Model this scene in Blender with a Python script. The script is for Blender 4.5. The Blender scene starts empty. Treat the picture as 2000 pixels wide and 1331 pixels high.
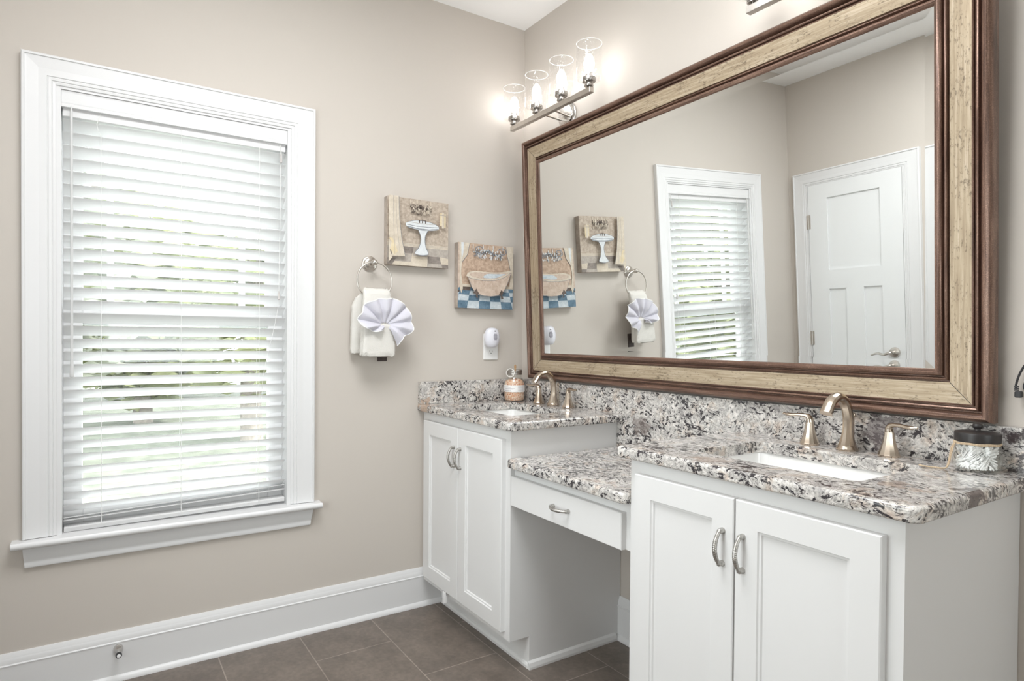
import bpy, bmesh, math, random
from mathutils import Vector, Matrix
random.seed(7)
SC = bpy.context.scene
COL = SC.collection
PI = math.pi

# ------------------------------------------------------------------ camera, world, lights, exposure
cam_d = bpy.data.cameras.new('camera')
cam_o = bpy.data.objects.new('camera', cam_d)
COL.objects.link(cam_o)
cam_d.sensor_fit = 'HORIZONTAL'
cam_d.sensor_width = 36.0
cam_d.lens = 1231.34 * 36.0 / 2000.0
cam_d.shift_y = 16.19 / 2000.0
cam_d.clip_start = 0.02
F = Vector((-0.83553147, 0.54926777, -0.0138592))
R = Vector((0.54921325, 0.83564571, 0.00781415))
U = Vector((-0.01587344, 0.00108269, 0.99987342))
cam_o.matrix_world = Matrix(((R.x, U.x, -F.x, 2.56118), (R.y, U.y, -F.y, -1.7435), (R.z, U.z, -F.z, 1.18582), (0, 0, 0, 1)))
SC.camera = cam_o

SC.view_settings.view_transform = 'Standard'
SC.view_settings.look = 'None'
SC.view_settings.gamma = 1.0
SC.view_settings.use_curve_mapping = False
SC.view_settings.exposure = 0.35
SC.cycles.diffuse_bounces = 8
SC.cycles.transparent_max_bounces = 24

wd = bpy.data.worlds.new('daylight')
SC.world = wd
wd.use_nodes = True
bgn = wd.node_tree.nodes['Background']
bgn.inputs[0].default_value = (0.95, 0.975, 1.0, 1)
bgn.inputs[1].default_value = 5.3

def lamp(name, kind, loc, energy, color=(1, 1, 1), rot=(0, 0, 0), **kw):
    l = bpy.data.lights.new(name, kind)
    l.energy = energy
    l.color = color
    for k, v in kw.items():
        setattr(l, k, v)
    o = bpy.data.objects.new(name, l)
    o.location = loc
    o.rotation_euler = rot
    COL.objects.link(o)
    return o

lamp('sun', 'SUN', (6, 4, 8), 4.5, (1.0, 0.95, 0.87), (math.radians(-38), math.radians(30), 0), angle=0.01)
lamp('ceiling_fill', 'AREA', (1.4, -1.3, 2.68), 31, (0.97, 0.985, 1.0), size=0.9)  # fill lamp added out of view to brighten the room, no fixture behind it
def portal(loc, rot, sx, sy):
    o = lamp('window_portal', 'AREA', loc, 1, rot=rot, shape='RECTANGLE', size=sx, size_y=sy)
    o.data.cycles.is_portal = True
portal((-0.125, -1.482, 1.27), (0, math.radians(-90), 0), 1.46, 0.74)
portal((4.66, -1.15, 1.45), (0, math.radians(90), 0), 1.3, 1.1)  # guides sky light through the added right-wall window
portal((1.45, -2.33, 1.2), (math.radians(90), 0, 0), 0.9, 1.4)  # guides sky light through the added back-wall window

# ------------------------------------------------------------------ materials
MATS = {}
def new_mat(name):
    m = bpy.data.materials.new(name)
    m.use_nodes = True
    MATS[name] = m
    nt = m.node_tree
    return m, nt, nt.nodes['Principled BSDF']

def N(nt, t, **kw):
    n = nt.nodes.new(t)
    for k, v in kw.items():
        if isinstance(k, str) and k.startswith('i_'):
            n.inputs[k[2:].replace('_', ' ')].default_value = v
        else:
            setattr(n, k, v)
    return n

def ramp(nt, stops, interp='LINEAR'):
    r = nt.nodes.new('ShaderNodeValToRGB')
    cr = r.color_ramp
    cr.interpolation = interp
    while len(cr.elements) > 1:
        cr.elements.remove(cr.elements[-1])
    cr.elements[0].position = stops[0][0]
    cr.elements[0].color = tuple(stops[0][1]) + (1,)
    for p, c in stops[1:]:
        e = cr.elements.new(p)
        e.color = tuple(c) + (1,)
    return r

def g(v):
    return (v, v, v)

def wpos(nt, scale=(1, 1, 1), rot=(0, 0, 0), loc=(0, 0, 0)):
    ge = nt.nodes.new('ShaderNodeNewGeometry')
    mp = nt.nodes.new('ShaderNodeMapping')
    mp.inputs['Scale'].default_value = scale
    mp.inputs['Rotation'].default_value = rot
    mp.inputs['Location'].default_value = loc
    nt.links.new(ge.outputs['Position'], mp.inputs['Vector'])
    return mp.outputs['Vector']

def opos(nt, scale=(1, 1, 1)):
    tc = nt.nodes.new('ShaderNodeTexCoord')
    mp = nt.nodes.new('ShaderNodeMapping')
    mp.inputs['Scale'].default_value = scale
    nt.links.new(tc.outputs['Object'], mp.inputs['Vector'])
    return mp.outputs['Vector']

def mixc(nt, fac, a, b, mode='MIX'):
    m = nt.nodes.new('ShaderNodeMix')
    m.data_type = 'RGBA'
    m.blend_type = mode
    for sock, v in ((m.inputs[0], fac), (m.inputs[6], a), (m.inputs[7], b)):
        if hasattr(v, 'links'):
            nt.links.new(v, sock)
        elif isinstance(v, (int, float)):
            sock.default_value = v
        else:
            sock.default_value = tuple(v) + (1,)
    return m.outputs[2]

def math_n(nt, op, a, b=None):
    m = nt.nodes.new('ShaderNodeMath')
    m.operation = op
    for i, v in enumerate((a, b)):
        if v is None:
            continue
        if hasattr(v, 'links'):
            nt.links.new(v, m.inputs[i])
        else:
            m.inputs[i].default_value = v
    return m.outputs[0]

def simple(name, col, rough=0.5, metal=0.0, bump=0.0, bscale=200.0, vary=0.0, vscale=8.0, spec=0.5):
    m, nt, b = new_mat(name)
    b.inputs['Base Color'].default_value = tuple(col) + (1,)
    b.inputs['Roughness'].default_value = rough
    b.inputs['Metallic'].default_value = metal
    b.inputs['Specular IOR Level'].default_value = spec
    v = opos(nt)
    if vary:
        n = N(nt, 'ShaderNodeTexNoise', i_Scale=vscale, i_Detail=4.0)
        nt.links.new(v, n.inputs['Vector'])
        r = ramp(nt, [(0.3, [max(0, c * (1 - vary)) for c in col]), (0.7, [min(1, c * (1 + vary)) for c in col])])
        nt.links.new(n.outputs['Fac'], r.inputs[0])
        nt.links.new(r.outputs[0], b.inputs['Base Color'])
    if bump:
        n = N(nt, 'ShaderNodeTexNoise', i_Scale=bscale, i_Detail=3.0)
        nt.links.new(v, n.inputs['Vector'])
        bp = N(nt, 'ShaderNodeBump', i_Strength=bump, i_Distance=0.002)
        nt.links.new(n.outputs['Fac'], bp.inputs['Height'])
        nt.links.new(bp.outputs[0], b.inputs['Normal'])
    return m

M_WALL = simple('wall_paint', (0.565, 0.522, 0.476), 0.75, bump=0.05, bscale=350, spec=0.3)
M_CEIL = simple('ceiling_paint', (0.92, 0.92, 0.92), 0.9, bump=0.06, bscale=250, spec=0.2)
M_TRIM = simple('trim_paint', (0.73, 0.73, 0.735), 0.35, bump=0.02, bscale=120)
M_CAB = simple('cabinet_paint', (0.725, 0.723, 0.72), 0.38, bump=0.02, bscale=150)
M_DOOR = simple('door_paint', (0.77, 0.78, 0.785), 0.4, bump=0.02, bscale=120)
M_PLASTIC = simple('white_plastic', (0.82, 0.82, 0.82), 0.35)
M_PORC = simple('porcelain', (0.86, 0.86, 0.85), 0.12)
M_NICKEL = simple('brushed_nickel', (0.62, 0.585, 0.545), 0.3, 1.0, vary=0.06, vscale=60)
M_BRONZE = simple('champagne_bronze', (0.56, 0.475, 0.39), 0.25, 1.0)
M_PEWTER = simple('pewter', (0.47, 0.455, 0.43), 0.36, 1.0, vary=0.25, vscale=220)
M_STEEL = simple('polished_nickel', (0.66, 0.64, 0.62), 0.16, 1.0, vary=0.04, vscale=40)
M_SOCKET = simple('dark_nickel', (0.40, 0.38, 0.36), 0.22, 1.0)
M_DARK = simple('dark_slot', (0.03, 0.03, 0.03), 0.6)
M_RUBBER = simple('black_rubber', (0.03, 0.03, 0.033), 0.5, bump=0.1)
M_VENT = simple('grey_grille', (0.32, 0.31, 0.36), 0.5)
M_FRESH = simple('lavender_plastic', (0.70, 0.70, 0.76), 0.3)
M_CORD = simple('cotton_cord', (0.80, 0.80, 0.79), 0.8)
M_WAND = simple('grey_wand', (0.62, 0.62, 0.62), 0.35)
M_TASSEL = simple('tassel_plastic', (0.55, 0.52, 0.51), 0.4)
M_TAG = simple('dark_tag', (0.05, 0.035, 0.03), 0.6, vary=0.2, vscale=80)
M_LIDMETAL = simple('tin_lid', (0.40, 0.38, 0.36), 0.38, 1.0, vary=0.1, vscale=60)
M_LIDBLACK = simple('black_lid', (0.025, 0.022, 0.022), 0.38, bump=0.1, bscale=90)
M_TWINE = simple('jute_twine', (0.58, 0.45, 0.31), 0.9, bump=0.5, bscale=900, vary=0.2, vscale=300)
M_BEADS = simple('white_bead', (0.85, 0.83, 0.80), 0.3)
M_WOOD = simple('scoop_wood', (0.36, 0.22, 0.11), 0.6, vary=0.3, vscale=120)
M_PAPER = simple('label_paper', (0.86, 0.85, 0.84), 0.7)
M_INK = simple('label_ink', (0.45, 0.43, 0.45), 0.8)
M_COTTON = simple('cotton', (0.88, 0.88, 0.88), 0.9)
M_BARK = simple('bark', (0.27, 0.24, 0.215), 0.9, bump=0.5, bscale=30, vary=0.3, vscale=10)
M_LAWN = simple('lawn_grass', (0.155, 0.168, 0.135), 0.95, vary=0.3, vscale=3)
M_SILL_STAIN = simple('caulk', (0.78, 0.77, 0.75), 0.6)

def cloth_mat(name, col, scale):
    m, nt, b = new_mat(name)
    b.inputs['Base Color'].default_value = tuple(col) + (1,)
    b.inputs['Roughness'].default_value = 0.95
    b.inputs['Specular IOR Level'].default_value = 0.15
    v = opos(nt)
    vo = N(nt, 'ShaderNodeTexVoronoi', i_Scale=scale)
    no = N(nt, 'ShaderNodeTexNoise', i_Scale=scale * 0.12, i_Detail=4.0)
    nt.links.new(v, vo.inputs['Vector'])
    nt.links.new(v, no.inputs['Vector'])
    a = math_n(nt, 'ADD', vo.outputs['Distance'], math_n(nt, 'MULTIPLY', no.outputs['Fac'], 1.5))
    bp = N(nt, 'ShaderNodeBump', i_Strength=0.55, i_Distance=0.002)
    nt.links.new(a, bp.inputs['Height'])
    nt.links.new(bp.outputs[0], b.inputs['Normal'])
    return m
M_TERRY = cloth_mat('terry_cloth', (0.72, 0.70, 0.66), 420)
M_LAVENDER = cloth_mat('lavender_cloth', (0.66, 0.65, 0.715), 700)

# slats: painted wood, a little daylight shows through
def slat_mat():
    m, nt, b = new_mat('slat_paint')
    b.inputs['Base Color'].default_value = (0.86, 0.86, 0.86, 1)
    b.inputs['Roughness'].default_value = 0.4
    tr = N(nt, 'ShaderNodeBsdfTranslucent')
    tr.inputs['Color'].default_value = (0.9, 0.9, 0.9, 1)
    mx = nt.nodes.new('ShaderNodeMixShader')
    mx.inputs[0].default_value = 0.42
    nt.links.new(b.outputs[0], mx.inputs[1])
    nt.links.new(tr.outputs[0], mx.inputs[2])
    nt.links.new(mx.outputs[0], nt.nodes['Material Output'].inputs[0])
    return m
M_SLAT = slat_mat()

# granite
def granite():
    m, nt, b = new_mat('granite')
    L = nt.links.new
    v = wpos(nt)
    warp = N(nt, 'ShaderNodeTexNoise', i_Scale=7.0, i_Detail=3.0)
    L(v, warp.inputs['Vector'])
    vm = nt.nodes.new('ShaderNodeVectorMath'); vm.operation = 'MULTIPLY_ADD'
    L(warp.outputs['Color'], vm.inputs[0]); vm.inputs[1].default_value = (0.09, 0.09, 0.09); L(v, vm.inputs[2])
    wv = vm.outputs[0]
    # ground colour: pale grey to cream to pinkish brown
    n0 = N(nt, 'ShaderNodeTexNoise', i_Scale=17.0, i_Detail=5.0, i_Roughness=0.62)
    L(wv, n0.inputs['Vector'])
    base = ramp(nt, [(0.30, (0.40, 0.385, 0.375)), (0.43, (0.58, 0.555, 0.53)), (0.53, (0.68, 0.655, 0.625)), (0.62, (0.60, 0.53, 0.47)), (0.72, (0.50, 0.405, 0.35))])
    L(n0.outputs['Fac'], base.inputs[0])
    # fine clouding inside the crystals
    n1 = N(nt, 'ShaderNodeTexNoise', i_Scale=110.0, i_Detail=6.0, i_Roughness=0.75, i_Distortion=0.2)
    L(wv, n1.inputs['Vector'])
    r1 = ramp(nt, [(0.36, g(0.28)), (0.46, g(0.80)), (0.54, g(1.0)), (0.66, g(1.22))])
    L(n1.outputs['Fac'], r1.inputs[0])
    c1 = mixc(nt, 0.9, base.outputs[0], r1.outputs[0], 'MULTIPLY')
    # angular pale crystals of slightly different tone
    fl = N(nt, 'ShaderNodeMapping')
    fl.inputs['Rotation'].default_value = (0.3, 0.5, 0.35)
    fl.inputs['Scale'].default_value = (0.66, 1.15, 1.0)
    L(wv, fl.inputs['Vector'])
    vo = N(nt, 'ShaderNodeTexVoronoi', i_Scale=84.0)
    L(fl.outputs[0], vo.inputs['Vector'])
    sp = nt.nodes.new('ShaderNodeSeparateColor')
    L(vo.outputs['Color'], sp.inputs[0])
    rc = ramp(nt, [(0.0, g(0.74)), (0.35, g(0.95)), (1.0, g(1.12))])
    L(sp.outputs[1], rc.inputs[0])
    c1 = mixc(nt, 0.8, c1, rc.outputs[0], 'MULTIPLY')
    # clustered dark flecks, ragged and angular
    n2 = N(nt, 'ShaderNodeTexNoise', i_Scale=104.0, i_Detail=6.0, i_Roughness=0.66, i_Distortion=0.5)
    L(fl.outputs[0], n2.inputs['Vector'])
    cl = N(nt, 'ShaderNodeTexNoise', i_Scale=11.0, i_Detail=3.0)
    L(v, cl.inputs['Vector'])
    f2 = math_n(nt, 'ADD', n2.outputs['Fac'], math_n(nt, 'MULTIPLY', math_n(nt, 'SUBTRACT', cl.outputs['Fac'], 0.5), 0.36))
    f2 = math_n(nt, 'ADD', f2, math_n(nt, 'MULTIPLY', math_n(nt, 'SUBTRACT', sp.outputs[0], 0.5), 0.13))
    r2 = ramp(nt, [(0.555, g(0)), (0.575, g(0.8)), (0.60, g(1))])
    L(f2, r2.inputs[0])
    c2 = mixc(nt, r2.outputs[0], c1, (0.040, 0.036, 0.040))
    # broken dark veins
    vn = N(nt, 'ShaderNodeTexNoise', i_Scale=22.0, i_Detail=7.0, i_Roughness=0.66, i_Distortion=0.5)
    L(fl.outputs[0], vn.inputs['Vector'])
    rv = ramp(nt, [(0.480, g(0)), (0.497, g(1)), (0.503, g(1)), (0.520, g(0))])
    L(vn.outputs['Fac'], rv.inputs[0])
    br = ramp(nt, [(0.48, g(0)), (0.54, g(0.95))])
    L(n1.outputs['Fac'], br.inputs[0])
    c3 = mixc(nt, math_n(nt, 'MULTIPLY', rv.outputs[0], br.outputs[0]), c2, (0.075, 0.062, 0.062))
    # smoky inclusions of their own shape, and one tan streak at the wall end of the corner slab
    n4 = N(nt, 'ShaderNodeTexNoise', i_Scale=26.0, i_Detail=6.0, i_Roughness=0.65)
    L(v, n4.inputs['Vector'])
    c4 = c3
    for (px, py, pz), rad, amt, colr in (((2.065, -0.03, 0.955), 0.115, 0.95, (0.062, 0.050, 0.052)), ((1.715, -0.03, 0.955), 0.075, 0.7, (0.15, 0.125, 0.125)), ((2.045, -0.335, 0.885), 0.055, 0.92, (0.085, 0.062, 0.060)),
                                         ((1.93, -0.40, 0.90), 0.05, 0.55, (0.30, 0.21, 0.16)), ((0.065, -0.56, 0.885), 0.085, 0.85, (0.46, 0.34, 0.26)), ((0.84, -0.03, 0.87), 0.06, 0.6, (0.20, 0.165, 0.15)), ((1.55, -0.50, 0.90), 0.06, 0.45, (0.33, 0.24, 0.19))):
        ds_ = nt.nodes.new('ShaderNodeVectorMath'); ds_.operation = 'DISTANCE'
        L(v, ds_.inputs[0]); ds_.inputs[1].default_value = (px, py, pz)
        q = math_n(nt, 'ADD', math_n(nt, 'DIVIDE', ds_.outputs['Value'], rad), math_n(nt, 'MULTIPLY', math_n(nt, 'SUBTRACT', n4.outputs['Fac'], 0.5), 3.2))
        rr = ramp(nt, [(0.50, g(amt)), (0.66, g(0))])
        L(q, rr.inputs[0])
        c4 = mixc(nt, rr.outputs[0], c4, colr)
    L(c4, b.inputs['Base Color'])
    b.inputs['Roughness'].default_value = 0.12
    b.inputs['Specular IOR Level'].default_value = 0.5
    return m
M_GRANITE = granite()

def tile_floor():
    m, nt, b = new_mat('floor_tile')
    L = nt.links.new
    v = wpos(nt, loc=(0.05, 1.075, 0))
    br = N(nt, 'ShaderNodeTexBrick')
    br.offset = 0.5; br.offset_frequency = 2; br.squash = 1.0
    br.inputs['Scale'].default_value = 1.0
    br.inputs['Brick Width'].default_value = 0.6
    br.inputs['Row Height'].default_value = 0.296
    br.inputs['Mortar Size'].default_value = 0.0022
    br.inputs['Mortar Smooth'].default_value = 0.2
    br.inputs['Color1'].default_value = (0.182, 0.150, 0.126, 1)
    br.inputs['Color2'].default_value = (0.160, 0.131, 0.110, 1)
    br.inputs['Mortar'].default_value = (0.32, 0.27, 0.23, 1)
    L(v, br.inputs['Vector'])
    n = N(nt, 'ShaderNodeTexNoise', i_Scale=9.0, i_Detail=7.0, i_Roughness=0.65)
    L(wpos(nt), n.inputs['Vector'])
    r = ramp(nt, [(0.3, g(0.72)), (0.55, g(1.0)), (0.75, g(1.22))])
    L(n.outputs['Fac'], r.inputs[0])
    n2 = N(nt, 'ShaderNodeTexNoise', i_Scale=60.0, i_Detail=4.0)
    L(wpos(nt), n2.inputs['Vector'])
    r2 = ramp(nt, [(0.3, g(0.86)), (0.7, g(1.1))])
    L(n2.outputs['Fac'], r2.inputs[0])
    c = mixc(nt, 1.0, br.outputs['Color'], r.outputs[0], 'MULTIPLY')
    c = mixc(nt, 1.0, c, r2.outputs[0], 'MULTIPLY')
    L(c, b.inputs['Base Color'])
    b.inputs['Roughness'].default_value = 0.42
    bp = N(nt, 'ShaderNodeBump', i_Strength=0.25, i_Distance=0.002)
    inv = math_n(nt, 'SUBTRACT', 1.0, br.outputs['Fac'])
    h = math_n(nt, 'ADD', inv, math_n(nt, 'MULTIPLY', n2.outputs['Fac'], 0.3))
    L(h, bp.inputs['Height'])
    L(bp.outputs[0], b.inputs['Normal'])
    return m
M_FLOOR = tile_floor()

# mirror frame finishes; object space of the frame: x along, z up
def copper(name, along):
    m, nt, b = new_mat(name)
    L = nt.links.new
    sc = (6, 40, 160) if along == 'x' else (160, 40, 6)
    n = N(nt, 'ShaderNodeTexNoise', i_Scale=1.0, i_Detail=6.0, i_Roughness=0.7)
    L(opos(nt, sc), n.inputs['Vector'])
    n2 = N(nt, 'ShaderNodeTexNoise', i_Scale=500.0, i_Detail=2.0)
    L(opos(nt), n2.inputs['Vector'])
    r = ramp(nt, [(0.28, (0.060, 0.033, 0.025)), (0.5, (0.190, 0.110, 0.080)), (0.75, (0.37, 0.24, 0.18))])
    L(n.outputs['Fac'], r.inputs[0])
    r2 = ramp(nt, [(0.35, g(0.7)), (0.62, g(1.0)), (0.72, g(1.6))])
    L(n2.outputs['Fac'], r2.inputs[0])
    L(mixc(nt, 1.0, r.outputs[0], r2.outputs[0], 'MULTIPLY'), b.inputs['Base Color'])
    b.inputs['Metallic'].default_value = 0.4
    b.inputs['Roughness'].default_value = 0.3
    bp = N(nt, 'ShaderNodeBump', i_Strength=0.25, i_Distance=0.001)
    L(n2.outputs['Fac'], bp.inputs['Height'])
    L(bp.outputs[0], b.inputs['Normal'])
    return m
def gold(name, along):
    m, nt, b = new_mat(name)
    L = nt.links.new
    sx = (8, 160, 220) if along == 'x' else (220, 160, 8)
    n = N(nt, 'ShaderNodeTexNoise', i_Scale=1.0, i_Detail=5.0, i_Roughness=0.6)
    L(opos(nt, sx), n.inputs['Vector'])
    r = ramp(nt, [(0.25, (0.29, 0.22, 0.15)), (0.5, (0.43, 0.345, 0.24)), (0.72, (0.58, 0.49, 0.375))])
    L(n.outputs['Fac'], r.inputs[0])
    sy = (75, 90, 190) if along == 'x' else (190, 90, 75)
    n2 = N(nt, 'ShaderNodeTexNoise', i_Scale=1.0, i_Detail=5.0, i_Roughness=0.75, i_Distortion=0.1)
    L(opos(nt, sy), n2.inputs['Vector'])
    n3 = N(nt, 'ShaderNodeTexNoise', i_Scale=14.0, i_Detail=2.0)
    L(opos(nt), n3.inputs['Vector'])
    wear = math_n(nt, 'ADD', n2.outputs['Fac'], math_n(nt, 'MULTIPLY', math_n(nt, 'SUBTRACT', n3.outputs['Fac'], 0.5), 0.32))
    r2 = ramp(nt, [(0.55, g(0)), (0.65, g(0.68))])
    L(wear, r2.inputs[0])
    L(mixc(nt, r2.outputs[0], r.outputs[0], (0.085, 0.06, 0.038)), b.inputs['Base Color'])
    b.inputs['Metallic'].default_value = 0.35
    b.inputs['Roughness'].default_value = 0.38
    return m
M_COP_H, M_COP_V = copper('aged_copper_rail', 'x'), copper('aged_copper_stile', 'z')
M_GOLD_H, M_GOLD_V = gold('worn_gilt_rail', 'x'), gold('worn_gilt_stile', 'z')
M_MIRROR = simple('silvered_glass', (0.90, 0.915, 0.905), 0.0, 1.0)

# thin clear glass: light passes, edges and highlights show
def thin_glass(name, tint, gloss=1.0, seeds=0.0, ior=1.5, base=0.02):
    m, nt, b = new_mat(name)
    nt.nodes.remove(b)
    L = nt.links.new
    t = N(nt, 'ShaderNodeBsdfTransparent')
    t.inputs['Color'].default_value = tuple(tint) + (1,)
    gl = N(nt, 'ShaderNodeBsdfGlossy', i_Roughness=0.03)
    gl.inputs['Color'].default_value = (0.95, 0.95, 0.95, 1)
    fr = N(nt, 'ShaderNodeLayerWeight', i_Blend=0.5)
    fac = math_n(nt, 'MULTIPLY', math_n(nt, 'ADD', math_n(nt, 'MULTIPLY', math_n(nt, 'POWER', fr.outputs['Facing'], 4.0), 0.85), base + 0.03), gloss)
    if seeds:
        vo = N(nt, 'ShaderNodeTexVoronoi', i_Scale=130.0)
        L(opos(nt), vo.inputs['Vector'])
        rr = ramp(nt, [(0.0, g(1)), (0.28, g(0.9)), (0.36, g(0))])
        L(vo.outputs['Distance'], rr.inputs[0])
        bp = N(nt, 'ShaderNodeBump', i_Strength=0.9, i_Distance=0.003)
        L(rr.outputs[0], bp.inputs['Height'])
        L(bp.outputs[0], gl.inputs['Normal'])
        fac = math_n(nt, 'ADD', fac, math_n(nt, 'MULTIPLY', rr.outputs[0], seeds))
    mx = nt.nodes.new('ShaderNodeMixShader')
    L(fac, mx.inputs[0]); L(t.outputs[0], mx.inputs[1]); L(gl.outputs[0], mx.inputs[2])
    L(mx.outputs[0], nt.nodes['Material Output'].inputs[0])
    return m
M_PANE = thin_glass('window_glass', (0.96, 0.98, 0.97))
M_SHADE = thin_glass('seeded_glass', (0.98, 0.98, 0.98), seeds=0.25, base=0.04)
def rim_mat():
    m, nt, b = new_mat('glass_edge')
    b.inputs['Base Color'].default_value = (0.93, 0.93, 0.93, 1)  # white put into the rim colour for the light a glass edge catches
    b.inputs['Roughness'].default_value = 0.15
    t = N(nt, 'ShaderNodeBsdfTransparent')
    mx = nt.nodes.new('ShaderNodeMixShader'); mx.inputs[0].default_value = 0.64
    nt.links.new(b.outputs[0], mx.inputs[1]); nt.links.new(t.outputs[0], mx.inputs[2])
    nt.links.new(mx.outputs[0], nt.nodes['Material Output'].inputs[0])
    return m
M_RIM = rim_mat()
M_JAR = thin_glass('jar_glass', (0.97, 0.98, 0.97), base=0.02)

def emis(name, col, s):
    m, nt, b = new_mat(name)
    b.inputs['Base Color'].default_value = (0.9, 0.9, 0.9, 1)
    b.inputs['Emission Color'].default_value = tuple(col) + (1,)
    b.inputs['Emission Strength'].default_value = s
    return m
M_BULB = emis('lit_bulb', (1.0, 0.985, 0.965), 16.0)

def salt():
    m, nt, b = new_mat('pink_salt')
    L = nt.links.new
    vo = N(nt, 'ShaderNodeTexVoronoi', i_Scale=230.0)
    L(opos(nt), vo.inputs['Vector'])
    r = ramp(nt, [(0.0, (0.80, 0.58, 0.44)), (0.35, (0.78, 0.46, 0.30)), (0.6, (0.85, 0.70, 0.58)), (0.8, (0.60, 0.24, 0.13)), (0.95, (0.75, 0.42, 0.28))], 'CONSTANT')
    sp = nt.nodes.new('ShaderNodeSeparateColor')
    L(vo.outputs['Color'], sp.inputs[0]); L(sp.outputs[0], r.inputs[0])
    L(r.outputs[0], b.inputs['Base Color'])
    b.inputs['Roughness'].default_value = 0.4
    bp = N(nt, 'ShaderNodeBump', i_Strength=0.8, i_Distance=0.003)
    L(vo.outputs['Distance'], bp.inputs['Height']); L(bp.outputs[0], b.inputs['Normal'])
    return m
M_SALT = salt()

def leaf_mat(name, a, b2):
    m, nt, b = new_mat(name)
    L = nt.links.new
    n = N(nt, 'ShaderNodeTexNoise', i_Scale=1.6, i_Detail=4.0)
    L(wpos(nt), n.inputs['Vector'])
    r = ramp(nt, [(0.35, a), (0.65, b2)])
    L(n.outputs['Fac'], r.inputs[0]); L(r.outputs[0], b.inputs['Base Color'])
    b.inputs['Roughness'].default_value = 0.7
    tr = N(nt, 'ShaderNodeBsdfTranslucent')
    L(r.outputs[0], tr.inputs[0])
    mx = nt.nodes.new('ShaderNodeMixShader'); mx.inputs[0].default_value = 0.4
    L(b.outputs[0], mx.inputs[1]); L(tr.outputs[0], mx.inputs[2])
    L(mx.outputs[0], nt.nodes['Material Output'].inputs[0])
    return m
M_LEAF = leaf_mat('green_leaves', (0.20, 0.225, 0.145), (0.46, 0.48, 0.27))
M_LEAF2 = leaf_mat('grey_green_leaves', (0.25, 0.265, 0.225), (0.40, 0.42, 0.34))

# paint colours of the two canvases
def canvas_paint(name, a, b2, scale=25.0, mid=None):
    m, nt, b = new_mat(name)
    L = nt.links.new
    n = N(nt, 'ShaderNodeTexNoise', i_Scale=scale, i_Detail=8.0, i_Roughness=0.75, i_Distortion=0.1)
    L(opos(nt), n.inputs['Vector'])
    st = [(0.32, a), (0.68, b2)] if mid is None else [(0.3, a), (0.5, mid), (0.7, b2)]
    r = ramp(nt, st)
    L(n.outputs['Fac'], r.inputs[0]); L(r.outputs[0], b.inputs['Base Color'])
    b.inputs['Roughness'].default_value = 0.6
    return m
A_TAUPE = canvas_paint('painted_taupe', (0.27, 0.215, 0.165), (0.60, 0.52, 0.435), 60, (0.45, 0.375, 0.305))
A_TAN = canvas_paint('painted_tan', (0.31, 0.215, 0.15), (0.62, 0.48, 0.37), 60, (0.48, 0.35, 0.26))
A_CREAM = canvas_paint('painted_cream', (0.50, 0.43, 0.34), (0.68, 0.61, 0.51), 40)
A_WHITE = canvas_paint('painted_white', (0.58, 0.61, 0.63), (0.72, 0.745, 0.76), 40)
A_GREY = canvas_paint('painted_grey', (0.15, 0.125, 0.11), (0.31, 0.27, 0.24), 40)
A_LGREY = canvas_paint('painted_light_grey', (0.32, 0.28, 0.245), (0.50, 0.45, 0.40), 45)
A_BLUE = canvas_paint('painted_blue', (0.045, 0.10, 0.155), (0.16, 0.25, 0.33), 35)
A_LBLUE = canvas_paint('painted_pale_blue', (0.36, 0.44, 0.49), (0.66, 0.69, 0.71), 35)
A_TUB = canvas_paint('painted_blush', (0.42, 0.31, 0.24), (0.66, 0.55, 0.46), 30)
A_DARK = canvas_paint('painted_dark', (0.05, 0.035, 0.03), (0.16, 0.12, 0.10), 60)
A_YELLOW = canvas_paint('painted_yellow', (0.62, 0.50, 0.30), (0.72, 0.63, 0.46), 40)
A_LINE = canvas_paint('painted_outline', (0.13, 0.14, 0.16), (0.25, 0.27, 0.30), 60)
A_SIDE = canvas_paint('canvas_edge', (0.28, 0.235, 0.20), (0.50, 0.43, 0.37), 18)

# ------------------------------------------------------------------ mesh helpers
def obj(name, bm, mats, parent=None, smooth=False, base=True, origin=None, angle=40):
    """link bm (written in world coordinates, or in the parent's space when the parent stands at the origin) as one mesh"""
    bmesh.ops.recalc_face_normals(bm, faces=bm.faces[:])
    if parent is not None:
        off = parent.location.copy() if parent.get('_world') else Vector((0, 0, 0))
    else:
        off = Vector((0, 0, 0))
        if base and len(bm.verts):
            xs = [v.co for v in bm.verts]
            lo = Vector((min(c.x for c in xs), min(c.y for c in xs), min(c.z for c in xs)))
            hi = Vector((max(c.x for c in xs), max(c.y for c in xs), max(c.z for c in xs)))
            off = Vector(((lo.x + hi.x) / 2, (lo.y + hi.y) / 2, lo.z))
        if origin is not None:
            off = Vector(origin)
    if off.length:
        bmesh.ops.translate(bm, verts=bm.verts[:], vec=-off)
    me = bpy.data.meshes.new(name)
    if smooth:
        lim = math.radians(angle)
        for f in bm.faces:
            f.smooth = True
        for e in bm.edges:
            if len(e.link_faces) == 2 and e.calc_face_angle(0) > lim:
                e.smooth = False
    bm.to_mesh(me); bm.free()
    for m in (mats if isinstance(mats, (list, tuple)) else [mats]):
        me.materials.append(m)
    o = bpy.data.objects.new(name, me)
    COL.objects.link(o)
    if smooth:      # large flats keep their own normal beside narrow rounded edges
        wn = o.modifiers.new('weighted_normal', 'WEIGHTED_NORMAL')
        wn.keep_sharp = True
    if parent is not None:
        o.parent = parent
    else:
        o.location = off
    return o

def tag(o, label=None, cat=None, group=None, kind=None):
    if label: o['label'] = label
    if cat: o['category'] = cat
    if group: o['group'] = group
    if kind: o['kind'] = kind
    return o

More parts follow.
